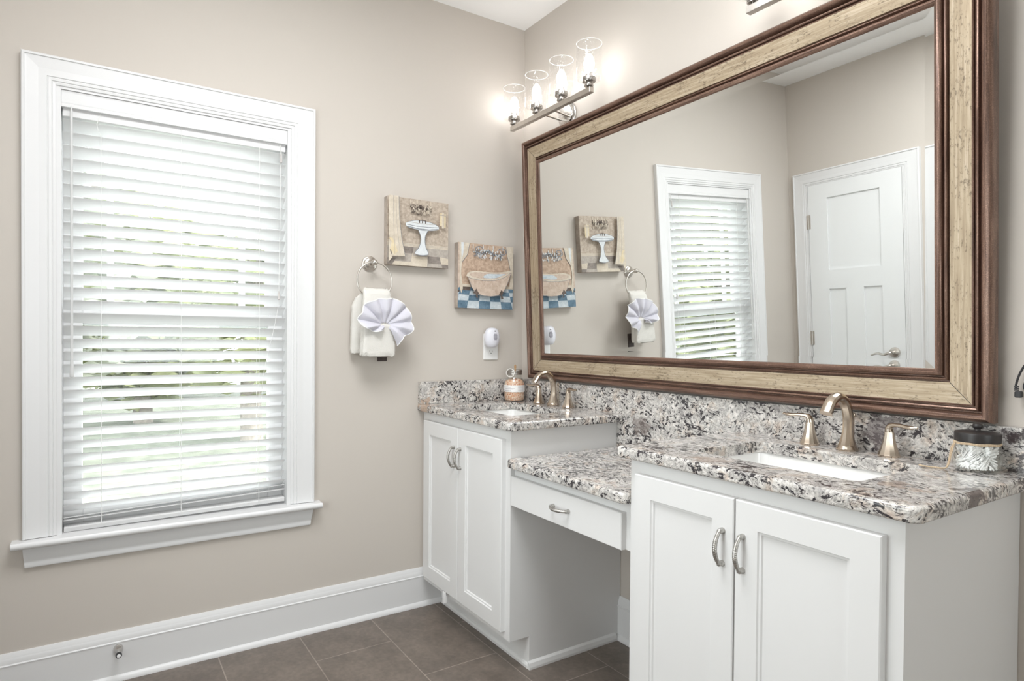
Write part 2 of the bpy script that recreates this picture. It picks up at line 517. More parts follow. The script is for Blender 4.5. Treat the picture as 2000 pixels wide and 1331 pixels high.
def thing(name, label, cat, loc=(0, 0, 0), group=None, world=True, kind=None):
    o = bpy.data.objects.new(name, None)
    o.empty_display_size = 0.05
    COL.objects.link(o)
    o.location = loc
    if world: o['_world'] = 1
    return tag(o, label, cat, group, kind)

def struct(name, bm, m, smooth=False):
    return tag(obj(name, bm, m, smooth=smooth), kind='structure')

def dup(root, loc, rotz=0.0, label=None):
    r = root.copy(); COL.objects.link(r); r.location = loc; r.rotation_euler = (0, 0, rotz)
    if label: r['label'] = label
    for ch in root.children:
        c = ch.copy(); COL.objects.link(c); c.parent = r
        for gch in ch.children:
            d = gch.copy(); COL.objects.link(d); d.parent = c
    return r

def BM():
    return bmesh.new()

def bevel_new(bm, verts, r, seg):
    es = list({e for v in verts for e in v.link_edges})
    bmesh.ops.bevel(bm, geom=es, offset=r, segments=seg, profile=0.5, affect='EDGES')

def box(bm, x0, x1, y0, y1, z0, z1, bev=0.0, seg=2, mi=0):
    r = bmesh.ops.create_cube(bm, size=1.0)
    vs = r['verts']
    for v in vs:
        v.co = Vector((x0 + (v.co.x + 0.5) * (x1 - x0), y0 + (v.co.y + 0.5) * (y1 - y0), z0 + (v.co.z + 0.5) * (z1 - z0)))
    fs = list({f for v in vs for f in v.link_faces})
    for f in fs: f.material_index = mi
    if bev: bevel_new(bm, vs, bev, seg)
    return vs

def loft(bm, rings, cap0=True, cap1=True, close=True, mi=0, loop=False):
    vr = [[bm.verts.new(p) for p in ring] for ring in rings]
    n = len(vr[0])
    rng = range(n) if close else range(n - 1)
    pairs = list(zip(vr[:-1], vr[1:])) + ([(vr[-1], vr[0])] if loop else [])
    for a, b in pairs:
        for i in rng:
            j = (i + 1) % n
            try:
                f = bm.faces.new((a[i], a[j], b[j], b[i])); f.material_index = mi
            except ValueError:
                pass
    if not loop:
        for flag, ring in ((cap0, vr[0]), (cap1, vr[-1])):
            if flag and n > 2:
                f = bm.faces.new(ring); f.material_index = mi
    return vr

def lathe(bm, prof, c=(0, 0, 0), n=32, axis='z', mi=0, cap0=True, cap1=True):
    rings = []
    for r, h in prof:
        ring = []
        for k in range(n):
            a = 2 * PI * k / n
            u, v = r * math.cos(a), r * math.sin(a)
            p = (u, v, h) if axis == 'z' else ((h, u, v) if axis == 'x' else (u, h, v))
            ring.append(Vector(c) + Vector(p))
        rings.append(ring)
    return loft(bm, rings, cap0, cap1, mi=mi)

def frames(path, closed=False):
    n = len(path); out = []
    prev = None
    for i in range(n):
        if closed:
            t = path[(i + 1) % n] - path[i - 1]
        else:
            t = path[min(i + 1, n - 1)] - path[max(i - 1, 0)]
        t.normalize()
        if prev is None:
            up = Vector((0, 0, 1)) if abs(t.z) < 0.9 else Vector((1, 0, 0))
            a = up.cross(t).normalized()
        else:
            a = (prev - t * prev.dot(t)).normalized()
        prev = a
        out.append((t, a, t.cross(a)))
    return out

def tube(bm, path, r, n=10, closed=False, mi=0, rf=None):
    path = [Vector(p) for p in path]
    rings = []
    for i, (t, a, b) in enumerate(frames(path, closed)):
        rr = r[i] if isinstance(r, (list, tuple)) else r
        ring = []
        for k in range(n):
            th = 2 * PI * k / n
            q = rr * (rf(i, th) if rf else 1.0)
            ring.append(path[i] + a * (q * math.cos(th)) + b * (q * math.sin(th)))
        rings.append(ring)
    return loft(bm, rings, loop=closed, mi=mi)

def catmull(pts, k=8):
    pts = [Vector(p) for p in pts]
    P = [pts[0] * 2 - pts[1]] + pts + [pts[-1] * 2 - pts[-2]]
    out = []
    for i in range(1, len(P) - 2):
        for j in range(k):
            t = j / k
            out.append(0.5 * ((2 * P[i]) + (P[i + 1] - P[i - 1]) * t + (2 * P[i - 1] - 5 * P[i] + 4 * P[i + 1] - P[i + 2]) * t * t + (3 * P[i] - P[i - 1] - 3 * P[i + 1] + P[i + 2]) * t ** 3))
    out.append(pts[-1])
    return out

def sweep_path(bm, prof, pts, closed, mi=None):
    """prof: list of rows, each row is a function-ready (inset, height) pair; pts(inset, height) -> list of corner Vectors"""
    rows = [pts(w, h) for w, h in prof]
    vr = [[bm.verts.new(p) for p in row] for row in rows]
    n = len(vr[0])
    for r_i, (a, b) in enumerate(zip(vr[:-1], vr[1:])):
        for i in (range(n) if closed else range(n - 1)):
            j = (i + 1) % n
            f = bm.faces.new((a[i], a[j], b[j], b[i]))
            if mi: f.material_index = mi(r_i, i)
    if not closed:
        for k in (0, n - 1):
            bm.faces.new([row[k] for row in vr])
    return vr

def extrude_profile(bm, prof, p0, p1, out, up=(0, 0, 1)):
    """prof: closed list of (out, up) pairs; runs from p0 to p1"""
    p0, p1, out, up = Vector(p0), Vector(p1), Vector(out), Vector(up)
    loft(bm, [[p + out * a + up * b for a, b in prof] for p in (p0, p1)])

# ------------------------------------------------------------------ the room shell
H, WD, XR = 2.6963, 2.2676, 4.6
HC, CT, D = 0.900, 0.031, 0.5283        # vanity top height, slab thickness, cabinet depth
X1, X2, X3 = 0.7116, 1.3093, 2.0073     # cabinet sides along the mirror wall
WY0, WY1, WZ0, WZ1 = -1.857, -1.107, 0.53, 2.014   # window opening

bm = BM(); box(bm, -0.2, XR + 0.2, -WD - 0.2, 0.2, -0.08, 0); struct('floor', bm, M_FLOOR)
bm = BM(); box(bm, -0.2, XR + 0.2, -WD - 0.2, 0.2, H, H + 0.1); struct('ceiling', bm, M_CEIL)
bm = BM()
box(bm, -0.14, 0, WY1, 0.0, 0, H); box(bm, -0.14, 0, -WD, WY0, 0, H)
box(bm, -0.14, 0, WY0, WY1, 0, WZ0 - 0.025); box(bm, -0.14, 0, WY0, WY1, WZ1, H)
struct('wall_window', bm, M_WALL)
bm = BM(); box(bm, -0.14, XR + 0.14, 0, 0.12, 0, H); struct('wall_mirror', bm, M_WALL)
bm = BM()
box(bm, -0.14, 1.0, -WD - 0.12, -WD, 0, H); box(bm, 1.9, XR + 0.14, -WD - 0.12, -WD, 0, H)
box(bm, 1.0, 1.9, -WD - 0.12, -WD, 0, 0.5); box(bm, 1.0, 1.9, -WD - 0.12, -WD, 1.9, H)  # opening for the added back window
struct('wall_back', bm, M_WALL)
bm = BM()
box(bm, XR, XR + 0.12, -WD, -1.7, 0, H); box(bm, XR, XR + 0.12, -0.6, 0, 0, H)
box(bm, XR, XR + 0.12, -1.7, -0.6, 0, 0.8); box(bm, XR, XR + 0.12, -1.7, -0.6, 2.1, H)  # opening for the added right window
struct('wall_right', bm, M_WALL)

BASE_PROF = [(0, 0), (0.026, 0), (0.026, 0.005), (0.0235, 0.012), (0.018, 0.018), (0.014, 0.020), (0.014, 0.126), (0.0165, 0.130), (0.0165, 0.133), (0.013, 0.136), (0.0125, 0.147), (0.0095, 0.152), (0.0095, 0.155), (0.008, 0.158), (0.006, 0.166), (0.004, 0.1690), (0, 0.1690)]
def baseboard(name, p0, p1, out):
    bm = BM(); extrude_profile(bm, BASE_PROF, p0, p1, out)
    return struct(name, bm, M_TRIM, smooth=True)
baseboard('baseboard_window', (0, -WD, 0), (0, -D + 0.0845, 0), (1, 0, 0))
baseboard('baseboard_mirror', (X1, 0, 0), (X2, 0, 0), (0, -1, 0))
baseboard('baseboard_right', (XR, -WD, 0), (XR, 0, 0), (-1, 0, 0))
baseboard('baseboard_back', (0.82, -WD, 0), (XR, -WD, 0), (0, 1, 0))
baseboard('baseboard_mirror', (X3 + 0.002, 0, 0), (XR, 0, 0), (0, -1, 0))

# ------------------------------------------------------------------ window
win = thing('window_1', None, None, (0, (WY0 + WY1) / 2, WZ0), kind='structure')
CAS = [(0, 0), (0, 0.021), (0.003, 0.0235), (0.008, 0.0235), (0.010, 0.0195), (0.013, 0.019), (0.045, 0.0165), (0.066, 0.0165), (0.0685, 0.013), (0.071, 0.015), (0.078, 0.0145), (0.080, 0.011), (0.0825, 0.0125), (0.089, 0.011), (0.090, 0.009), (0.090, 0)]
CY0, CY1, CZ1 = -1.9466, -1.0170, 2.0978
bm = BM()
sweep_path(bm, CAS, lambda w, h: [Vector((h, CY0 + w, 0.531)), Vector((h, CY0 + w, CZ1 - w)), Vector((h, CY1 - w, CZ1 - w)), Vector((h, CY1 - w, 0.531))], False)
obj('casing', bm, M_TRIM, win)
bm = BM()
nose = [(-0.13, 0), (0.046, 0), (0.053, 0.004), (0.056, 0.010), (0.055, 0.017), (0.050, 0.022), (-0.13, 0.022)]
nose2 = [(0.0, 0)] + nose[1:-1] + [(0.0, 0.022)]
loft(bm, [[Vector((a, y, 0.507 + b)) for a, b in nose2] for y in (-1.974, -0.993)])
box(bm, -0.13, 0.0005, WY0 + 0.001, WY1 - 0.001, 0.507, 0.529)
obj('window_sill', bm, M_TRIM, win, smooth=True)
bm = BM()
AP = [(0, 0), (0.012, 0), (0.0145, 0.003), (0.0145, 0.012), (0.012, 0.015), (0.012, 0.022), (0.0145, 0.025), (0.017, 0.040), (0.019, 0.070), (0, 0.070)]
loft(bm, [[Vector((a, ys(b), 0.437 + b)) for a, b in AP] for ys in (lambda b: -1.941 - 0.08 * b, lambda b: -1.031 + 0.16 * b)])
obj('apron', bm, M_TRIM, win, smooth=True)
bm = BM()   # jamb liner
for a, b, c, d in ((WY0 - 0.001, WY0 + 0.014, WZ0 - 0.01, WZ1 - 0.014), (WY1 - 0.014, WY1 + 0.001, WZ0 - 0.01, WZ1 - 0.014)):
    box(bm, -0.138, 0.006, a, b, c, d)
box(bm, -0.138, 0.006, WY0, WY1, WZ1 - 0.014, WZ1 + 0.001)
obj('window_jamb', bm, M_TRIM, win)
def sash(name, xa, xb, z0, z1, st, rb, rt, y0, y1):
    bm = BM()
    box(bm, xa, xb, y0, y0 + st, z0, z1, 0.003, 1); box(bm, xa, xb, y1 - st, y1, z0, z1, 0.003, 1)
    box(bm, xa, xb, y0 + st, y1 - st, z0, z0 + rb, 0.003, 1); box(bm, xa, xb, y0 + st, y1 - st, z1 - rt, z1, 0.003, 1)
    return obj(name, bm, M_TRIM, win)
JY0, JY1 = WY0 + 0.014, WY1 - 0.014
up = sash('upper_sash', -0.125, -0.095, 1.225, WZ1 - 0.014, 0.058, 0.05, 0.05, JY0, JY1)
bm = BM()
for a, b in ((-1.716, -1.694), (-1.278, -1.256)):
    box(bm, -0.118, -0.098, a, b, 1.275, WZ1 - 0.064, 0.003, 1)
obj('muntin', bm, M_TRIM, win)
lo = sash('lower_sash', -0.095, -0.066, WZ0 - 0.002, 1.285, 0.056, 0.075, 0.055, JY0, JY1)
bm = BM(); box(bm, -0.112, -0.108, JY0 + 0.05, JY1 - 0.05, 1.27, WZ1 - 0.06); obj('upper_pane', bm, M_PANE, win)
bm = BM(); box(bm, -0.083, -0.079, JY0 + 0.05, JY1 - 0.05, 0.60, 1.235); obj('lower_pane', bm, M_PANE, win)

def added_window(name, corners, out):  # serves only the unseen windows added to let daylight in
    """casing, sash bars and a pane round an opening; corners run round the opening, out points into the room"""
    cs = [Vector(c) for c in corners]; o_ = Vector(out); mid = sum(cs, Vector()) / 4
    w_ = thing(name, None, None, mid, kind='structure')
    def ring(ins, h): return [c + (mid - c).normalized() * ins * 1.414 + o_ * h for c in cs]
    bm = BM(); sweep_path(bm, [(-0.09, 0), (-0.09, 0.02), (0, 0.014), (0, -0.06), (0.05, -0.06), (0.05, -0.10), (0, -0.10), (0, -0.119)], ring, True)
    obj('added_frame', bm, M_TRIM, w_)
    bm = BM(); loft(bm, [ring(0.045, -0.075), ring(0.045, -0.079)]); obj('added_pane', bm, M_PANE, w_)
added_window('added_back_window', [(1.0, -WD, 0.5), (1.9, -WD, 0.5), (1.9, -WD, 1.9), (1.0, -WD, 1.9)], (0, 1, 0))  # invented, out of view: brings daylight onto the cabinet fronts
added_window('added_right_window', [(XR, -1.7, 0.8), (XR, -0.6, 0.8), (XR, -0.6, 2.1), (XR, -1.7, 2.1)], (-1, 0, 0))  # invented, out of view: daylight fill from the right

# ------------------------------------------------------------------ blind
bl = thing('window_blind', 'white wooden venetian blind with tilted slats filling the window', 'blind', (-0.03, -1.482, 0.53))
bm = BM()
VAL = [(-0.055, 1.944), (0.001, 1.944), (0.0025, 1.945), (0.0025, 1.954), (-0.001, 1.957), (0.000, 1.960), (0.000, 1.992), (0.001, 1.9990), (-0.055, 1.9990)]
loft(bm, [[Vector((a, y, b)) for a, b in VAL] for y in (-1.8425, -1.1215)])
obj('valance', bm, M_TRIM, bl)
bm = BM(); box(bm, -0.060, -0.012, -1.840, -1.124, 1.917, 1.951, 0.002, 1); obj('headrail', bm, M_TRIM, bl)
SW, ST, TILT = 0.050, 0.003, math.radians(37)
def slat(zl, zr, tilt, name='slat'):
    """front edge height at the left and right end"""
    bm = BM()
    rings = []
    for y, z in ((-1.8395, zl), (-1.1245, zr)):
        ring = []
        for s in range(7):
            t = s / 6.0
            ring.append((t, 0.0022 * math.sin(PI * t)))
        top = [(t, c + ST / 2) for t, c in ring]; bot = [(t, c - ST / 2) for t, c in reversed(ring)]
        pts = []
        for t, c in top + bot:
            u = -t * SW
            pts.append(Vector((-0.014 + u * math.cos(tilt) - c * math.sin(tilt) * -1, y, z + u * math.sin(tilt) + c * math.cos(tilt))))
        rings.append(pts)
    loft(bm, rings)
    return obj(name, bm, M_SLAT, bl, smooth=True, angle=50)
for k in range(30):
    slat(1.909 - 0.0430 * k, 1.909 - 0.0430 * k, TILT + math.radians(random.uniform(-1.2, 1.2)))
slat(0.619, 0.627, math.radians(33))
slat(0.578, 0.606, math.radians(16))
slat(0.5685, 0.588, math.radians(9))
bm = BM()
loft(bm, [[Vector((x, y, z0 + dz)) for x, dz in ((-0.013, 0), (-0.012, 0.012), (-0.015, 0.016), (-0.058, 0.016), (-0.060, 0.012), (-0.058, 0))] for y, z0 in ((-1.8385, 0.531), (-1.1255, 0.541))])
obj('bottom_rail', bm, M_SLAT, bl)
for y, kink in ((-1.733, 0.012), (-1.490, 0), (-1.222, 0)):
    bm = BM()
    tube(bm, [(-0.0105, y, 1.95), (-0.0105, y - kink, 1.906), (-0.0105, y - kink * 0.6, 1.885), (-0.0105, y, 1.866), (-0.0105, y, 0.545)], 0.0010, 6)
    tube(bm, [(-0.056, y, 1.93), (-0.056, y, 0.55)], 0.0008, 6)
    obj('ladder_cord', bm, M_CORD, bl)
bm = BM()
lathe(bm, [(0.0035, 1.05), (0.0062, 1.053), (0.0068, 1.062), (0.0058, 1.085), (0.0042, 1.11), (0.0042, 1.93), (0.003, 1.934)], (0.010, -1.815, 0), 10)
tube(bm, [(0.010, -1.815, 1.933), (0.008, -1.815, 1.944), (-0.003, -1.815, 1.952)], 0.002, 6)
obj('tilt_wand', bm, M_WAND, bl, smooth=True)
for y0, y1, zt in ((-1.1445, -1.1455, 1.868), (-1.145, -1.153, 1.335)):
    bm = BM()
    tube(bm, [(-0.006, y0, 1.95), (0.004, (y0 + y1) / 2, (1.95 + zt) / 2), (0.004, y1, zt + 0.02)], 0.0009, 6)
    po = obj('pull_cord', bm, M_CORD, bl)
    bm = BM(); lathe(bm, [(0.001, 0.036), (0.0032, 0.032), (0.0042, 0.01), (0.0055, 0.003), (0.003, 0)], (0.004, y1, zt), 10)
    obj('tassel', bm, M_TASSEL, bl, smooth=True)
bm = BM()
tube(bm, catmull([(-0.004, -1.150, 1.33), (-0.003, -1.17, 1.22), (-0.004, -1.205, 1.06), (-0.004, -1.214, 0.95)], 6), 0.0008, 6)
obj('pull_cord', bm, M_CORD, bl)

# ------------------------------------------------------------------ outside
bm = BM(); box(bm, -40, -0.6, -30, 22, -0.75, -0.7); tag(obj('lawn', bm, M_LAWN), kind='structure')
def tree(x, y, h, r, leaf, label, seed, n=1900, low=0.25, leaf_size=0.13):
    rnd = random.Random(seed)
    t = thing('tree', label, 'tree', (x, y, -0.7), 'trees beyond the window')
    bm = BM()
    path = [(x, y, -0.7), (x + 0.05, y - 0.04, h * 0.3), (x - 0.04, y + 0.06, h * 0.6), (x, y, h * 0.9)]
    tube(bm, catmull(path, 4), [0.20 * (1 - 0.065 * i) for i in range(13)], 9)
    for q in range(6):
        a = rnd.uniform(0, 2 * PI); z = h * rnd.uniform(0.3, 0.7); l = r * rnd.uniform(0.5, 0.9)
        tube(bm, [(x, y, z), (x + 0.5 * l * math.cos(a), y + 0.5 * l * math.sin(a), z + 0.25 * l), (x + l * math.cos(a), y + l * math.sin(a), z + 0.5 * l)], [0.07, 0.05, 0.02], 6)
    obj('trunk', bm, M_BARK, t, smooth=True)
    bm = BM()
    for q in range(n):
        u = rnd.uniform(0.35, 1.0) ** 0.5; a = rnd.uniform(0, 2 * PI); c = rnd.uniform(-1, 1); s = math.sqrt(1 - c * c)
        p = Vector((x + r * u * s * math.cos(a), y + r * u * s * math.sin(a), h * (0.5 + low * 0.5) + h * (0.5 - low * 0.5) * u * c))
        d = leaf_size * rnd.uniform(0.6, 1.5)
        m = Matrix.Rotation(rnd.uniform(0, 2 * PI), 3, 'Z') @ Matrix.Rotation(rnd.uniform(-1.2, 1.2), 3, 'X')
        vs = [bm.verts.new(p + m @ Vector(v) * d) for v in ((-1, 0, 0), (0, -0.5, 0), (1, 0, 0), (0, 0.5, 0))]
        bm.faces.new(vs)
    obj('crown', bm, leaf, t)
tree(-9.0, -2.4, 4.6, 1.35, M_LEAF2, 'grey-green tree outside, seen between the slats at the left of the window', 1, low=0.0)
tree(-9.6, 0.6, 3.2, 1.4, M_LEAF, 'sunlit leafy tree outside, seen between the slats at the right of the window', 2, low=0.0)
tree(-13.5, -0.9, 4.4, 1.9, M_LEAF, 'broad leafy tree behind the two nearest trees outside the window', 3, 2600, low=-0.1, leaf_size=0.2)
tree(-19.0, -4.6, 5.2, 2.1, M_LEAF2, 'farthest dull green tree at the left of the window view', 4, 2600, low=-0.15, leaf_size=0.26)
tree(-19.5, -0.2, 4.8, 2.1, M_LEAF2, 'farthest dull green tree in the middle of the window view', 5, 2600, low=-0.15, leaf_size=0.26)
tree(-19.0, 4.2, 5.4, 2.1, M_LEAF2, 'farthest dull green tree at the right of the window view', 6, 2600, low=-0.15, leaf_size=0.26)
tree(-7.5, -11.0, 4.2, 2.0, M_LEAF, 'leafy tree glimpsed through the window blind in the mirror', 7, 2600, low=-0.1, leaf_size=0.2)
tree(-13.0, -17.5, 5.0, 2.6, M_LEAF2, 'farther grey-green tree glimpsed through the window blind in the mirror', 8, 2600, low=-0.1, leaf_size=0.26)

# ------------------------------------------------------------------ cabinets
def rect_rings(bm, rings, y_of, cap=True):
    """rings: (x0, x1, z0, z1, y) rectangles lofted one after another"""
    rr = [[Vector((a, y, c)), Vector((b, y, c)), Vector((b, y, d)), Vector((a, y, d))] for a, b, c, d, y in rings]
    loft(bm, rr)

def shaker_door(parent, x0, x1, z0, z1, yb, th=0.02, st=0.058):
    bm = BM()
    f = yb - th
    e = 0.0025
    rect_rings(bm, [(x0, x1, z0, z1, yb), (x0, x1, z0, z1, f + e), (x0 + e, x1 - e, z0 + e, z1 - e, f),
                    (x0 + st, x1 - st, z0 + st, z1 - st, f), (x0 + st + 0.002, x1 - st - 0.002, z0 + st + 0.002, z1 - st - 0.002, f + 0.004),
                    (x0 + st + 0.007, x1 - st - 0.007, z0 + st + 0.007, z1 - st - 0.007, f + 0.0045),
                    (x0 + st + 0.009, x1 - st - 0.009, z0 + st + 0.009, z1 - st - 0.009, f + 0.009)], None)
    return obj('door', bm, M_CAB, parent)

def pull(parent, p, vertical=True, L=0.080, proj=0.028, rope=True):
    """arched twisted pull, feet on the face at p (centre), bowing towards -y"""
    bm = BM()
    n = 100
    def at(t, out):
        q = Vector((0, -out, (t - 0.5) * L)) if vertical else Vector(((t - 0.5) * L, -out, 0))
        return Vector(p) + q
    path = []; rad = []
    for i in range(n + 1):
        t = i / n
        path.append(at(0.02 + 0.96 * t, 0.010 + (proj - 0.010) * math.sin(PI * t) ** 0.75))
        rad.append(0.0044 + 0.0010 * math.sin(PI * t))
    rf = (lambda i, th: 1 + (0.075 * math.cos(3 * th - i * 1.25) if 14 < i < n - 14 else 0)) if rope else None
    tube(bm, path, rad, 14, rf=rf)
    for t in (0.03, 0.97):
        c = at(t, 0)
        lathe(bm, [(0.0072, 0), (0.0072, -0.003), (0.0058, -0.006), (0.0058, -0.013), (0.004, -0.016)], (c.x, c.y, c.z), 12, axis='y')
    return obj('handle', bm, M_PEWTER, parent, smooth=True, angle=60)

def vanity(label, x0, x1, d0, dm0, dm1, d1, shoe_right=False):
    v = thing('vanity_cabinet', label, 'cabinet', ((x0 + x1) / 2, -D / 2, 0))
    zt = HC - CT; yk = -D + 0.0845; zk = 0.1171
    bm = BM()
    prof = [(-0.002, 0), (-0.002, zt), (-D + 0.019, zt), (-D + 0.019, zk), (yk, zk), (yk, 0)]
    for xa, xb in ((x0, x0 + 0.018), (x1 - 0.018, x1)):
        loft(bm, [[Vector((x, a, b)) for a, b in prof] for x in (xa, xb)])
    box(bm, x0 + 0.018, x1 - 0.018, -D + 0.02, -0.002, zk, zk + 0.018)
    box(bm, x0 + 0.018, x1 - 0.018, -0.014, -0.002, zk + 0.018, zt)
    obj('carcass', bm, M_CAB, v)
    bm = BM()
    for a, b, c, d in ((x0, x0 + 0.06, zk, zt), (x1 - 0.06, x1, zk, zt), (x0 + 0.06, x1 - 0.06, zt - 0.06, zt), (x0 + 0.06, x1 - 0.06, zk, zk + 0.05)):
        box(bm, a, b, -D, -D + 0.019, c, d)
    obj('face_frame', bm, M_CAB, v)
    bm = BM(); box(bm, x0 + 0.018, x1 - 0.018, yk, yk + 0.012, 0, zk)
    extrude_profile(bm, [(0, 0), (0.007, 0), (0.007, 0.010), (0.004, 0.016), (0, 0.018)], (x0, yk, 0), (x1, yk, 0), (0, -1, 0))
    obj('toe_kick', bm, M_CAB, v)
    if shoe_right:
        bm = BM(); extrude_profile(bm, [(0, 0), (0.013, 0), (0.013, 0.008), (0.009, 0.022), (0, 0.028)], (x1, yk - 0.006, 0), (x1, -0.027, 0), (1, 0, 0))
        obj('shoe_moulding', bm, M_CAB, v)
    da = shaker_door(v, d0, dm0, 0.144, 0.8325, -D)
    db = shaker_door(v, dm1, d1, 0.144, 0.8325, -D)
    pull(da, (dm0 - 0.0285, -D - 0.02, 0.716)); pull(db, (dm1 + 0.0215, -D - 0.02, 0.716))
    for ch in (da, db):
        for o in ch.children:
            o.location = (0, 0, 0)
    return v

# handles are children of doors: doors sit at the root's space, so shift handle meshes by hand
_old_pull = pull
def pull(parent, p, vertical=True, **kw):
    o = _old_pull(parent, p, vertical, **kw)
    root = parent.parent
    if root is not None and root.get('_world'):
        o.data.transform(Matrix.Translation(-root.location))
    return o

vl = vanity('white vanity cabinet in the corner beside the window wall', 0.002, X1, 0.040, 0.3545, 0.3585, 0.6795, True)
vr_ = vanity('white vanity cabinet in the foreground under the right sink', X2, X3, 1.342, 1.6555, 1.6595, 1.976)
# the child lock's plastic clip hangs below the left door of the corner cabinet
bm = BM()
box(bm, 0.236, 0.245, -0.551, -0.538, 0.092, 0.143, 0.002, 1); box(bm, 0.250, 0.259, -0.551, -0.540, 0.098, 0.143, 0.002, 1)
box(bm, 0.236, 0.259, -0.546, -0.534, 0.128, 0.144, 0.002, 1)
obj('child_lock_clip', bm, M_PLASTIC, vl)

dr = thing('drawer_unit', 'white knee-space drawer unit between the two vanity cabinets', 'drawer', ((X1 + X2) / 2, -0.3, 0.60))
YD = -0.512
bm = BM()
box(bm, X1 + 0.001, X2 - 0.001, YD, YD + 0.02, 0.695, 0.740)
box(bm, X1 + 0.001, X1 + 0.02, YD, YD + 0.02, 0.603, 0.695); box(bm, X2 - 0.034, X2 - 0.001, YD, YD + 0.02, 0.603, 0.695)
box(bm, X1 + 0.02, X2 - 0.034, YD, YD + 0.02, 0.603, 0.618)
obj('face_frame', bm, M_CAB, dr)
bm = BM()
box(bm, X1 + 0.02, X1 + 0.034, YD + 0.02, -0.05, 0.618, 0.735); box(bm, X2 - 0.034, X2 - 0.02, YD + 0.02, -0.05, 0.618, 0.735)
box(bm, X1 + 0.034, X2 - 0.034, YD + 0.02, -0.05, 0.618, 0.626)
obj('drawer_box', bm, M_CAB, dr)
bm = BM(); rect_rings(bm, [(X1 + 0.0045, 1.275, 0.604, 0.7085, YD), (X1 + 0.0045, 1.275, 0.604, 0.7085, YD - 0.0175), (X1 + 0.0065, 1.273, 0.606, 0.7065, YD - 0.0195)], None)
df = obj('drawer_front', bm, M_CAB, dr)
pull(df, (1.004, YD - 0.0195, 0.659), False, L=0.082)

# ------------------------------------------------------------------ granite tops
def slab(name, x0, x1, y0, y1, z0, z1, label, cut=None, r=0.009, rc=0.022, round_x0=True, round_x1=True):
    """slab with eased edges on the free front; optional rectangular opening with rounded corners"""
    def corner(cx, cy, a0, rr):
        return [(cx + rr * math.cos(a0 + k * PI / 2 / 5), cy + rr * math.sin(a0 + k * PI / 2 / 5)) for k in range(6)]
    def outline(ins):
        rr = rc - ins
        xa, xb, ya = x0 + (ins if round_x0 else 0), x1 - (ins if round_x1 else 0), y0 + ins
        pts = []
        pts += corner(xa + rr, ya + rr, PI, rr) if round_x0 else [(xa, ya)]
        pts += corner(xb - rr, ya + rr, 1.5 * PI, rr) if round_x1 else [(xb, ya)]
        return pts + [(xb, y1), (xa, y1)]
    bm = BM()
    prof = [(r * 1.0, z0)] if False else []
    for k in range(5):
        a = PI / 2 * k / 4
        prof.append((r * 0.7 * (1 - math.sin(a)), z0 + r * 0.7 * (1 - math.cos(a))))
    for k in range(5):
        a = PI / 2 * k / 4
        prof.append((r * (1 - math.cos(a)), z1 - r * (1 - math.sin(a))))
    rings = [[Vector((x, y, z)) for x, y in outline(i)] for i, z in prof]
    if cut is None:
        loft(bm, rings)
    else:
        vr = loft(bm, rings, False, False)
        ca, cb, cc, cd, cr = cut
        def hole(ins):
            rr = cr + ins
            a, b, c, d = ca - ins, cb + ins, cc - ins, cd + ins
            return corner(a + rr, c + rr, PI, rr) + corner(b - rr, c + rr, 1.5 * PI, rr) + corner(b - rr, d - rr, 0, rr) + corner(a + rr, d - rr, 0.5 * PI, rr)
        hp = [(0.004, z1), (0.0012, z1 - 0.0012), (0, z1 - 0.004), (0, z0)]
        hv = loft(bm, [[Vector((x, y, z)) for x, y in hole(i)] for i, z in hp], False, False)
        for outer, inner in ((vr[-1], hv[0]), (vr[0], hv[-1])):
            es = []
            for loop in (outer, inner):
                for i in range(len(loop)):
                    e = bm.edges.get((loop[i], loop[(i + 1) % len(loop)]))
                    if e is None: e = bm.edges.new((loop[i], loop[(i + 1) % len(loop)]))
                    es.append(e)
            bmesh.ops.triangle_fill(bm, use_beauty=True, use_dissolve=False, edges=es)
    o = obj(name, bm, M_GRANITE, smooth=True, angle=35)
    return tag(o, label, 'countertop')

YF = -0.558
CUTY = (-0.437, -0.146)
LC, RC = 0.357, 1.655
slab('countertop', 0.001, X1 + 0.036, YF, -0.001, HC - CT, HC, 'speckled granite countertop on the corner vanity cabinet', (LC - 0.215, LC + 0.215, CUTY[0], CUTY[1], 0.02), round_x0=False)
slab('countertop', X2 - 0.036, X3 + 0.036, YF, -0.001, HC - CT, HC, 'speckled granite countertop on the foreground vanity cabinet', (RC - 0.215, RC + 0.215, CUTY[0], CUTY[1], 0.02))
slab('countertop', X1 + 0.001, X2 - 0.001, -0.553, -0.001, 0.740, 0.771, 'low granite slab over the knee-space drawer', round_x0=True, round_x1=True)

# backsplash along the mirror wall, stepping down over the low slab
SPZ = 0.9985
bm = BM()
outl = [(0.001, HC), (X1 + 0.036, HC), (X1 + 0.036, HC - CT), (X1 + 0.001, HC - CT), (X1 + 0.001, 0.771), (X2 - 0.001, 0.771), (X2 - 0.001, HC - CT), (X2 - 0.036, HC - CT), (X2 - 0.036, HC), (X3 + 0.036, HC), (X3 + 0.036, SPZ), (0.001, SPZ)]
fv = [bm.verts.new((x, -0.030, z)) for x, z in outl]; bv = [bm.verts.new((x, 0.0, z)) for x, z in outl]
bm.faces.new(fv); bm.faces.new(bv[::-1])
for i in range(len(outl)):
    j = (i + 1) % len(outl)
    bm.faces.new((fv[i], bv[i], bv[j], fv[j]))
tag(obj('backsplash', bm, M_GRANITE), 'granite backsplash strip along the mirror wall behind both faucets', 'backsplash')
bm = BM(); box(bm, 0.0, 0.030, YF + 0.002, -0.0305, HC, SPZ, 0.0015, 1)
tag(obj('backsplash', bm, M_GRANITE), 'short granite side splash on the window wall beside the salt jar', 'backsplash')

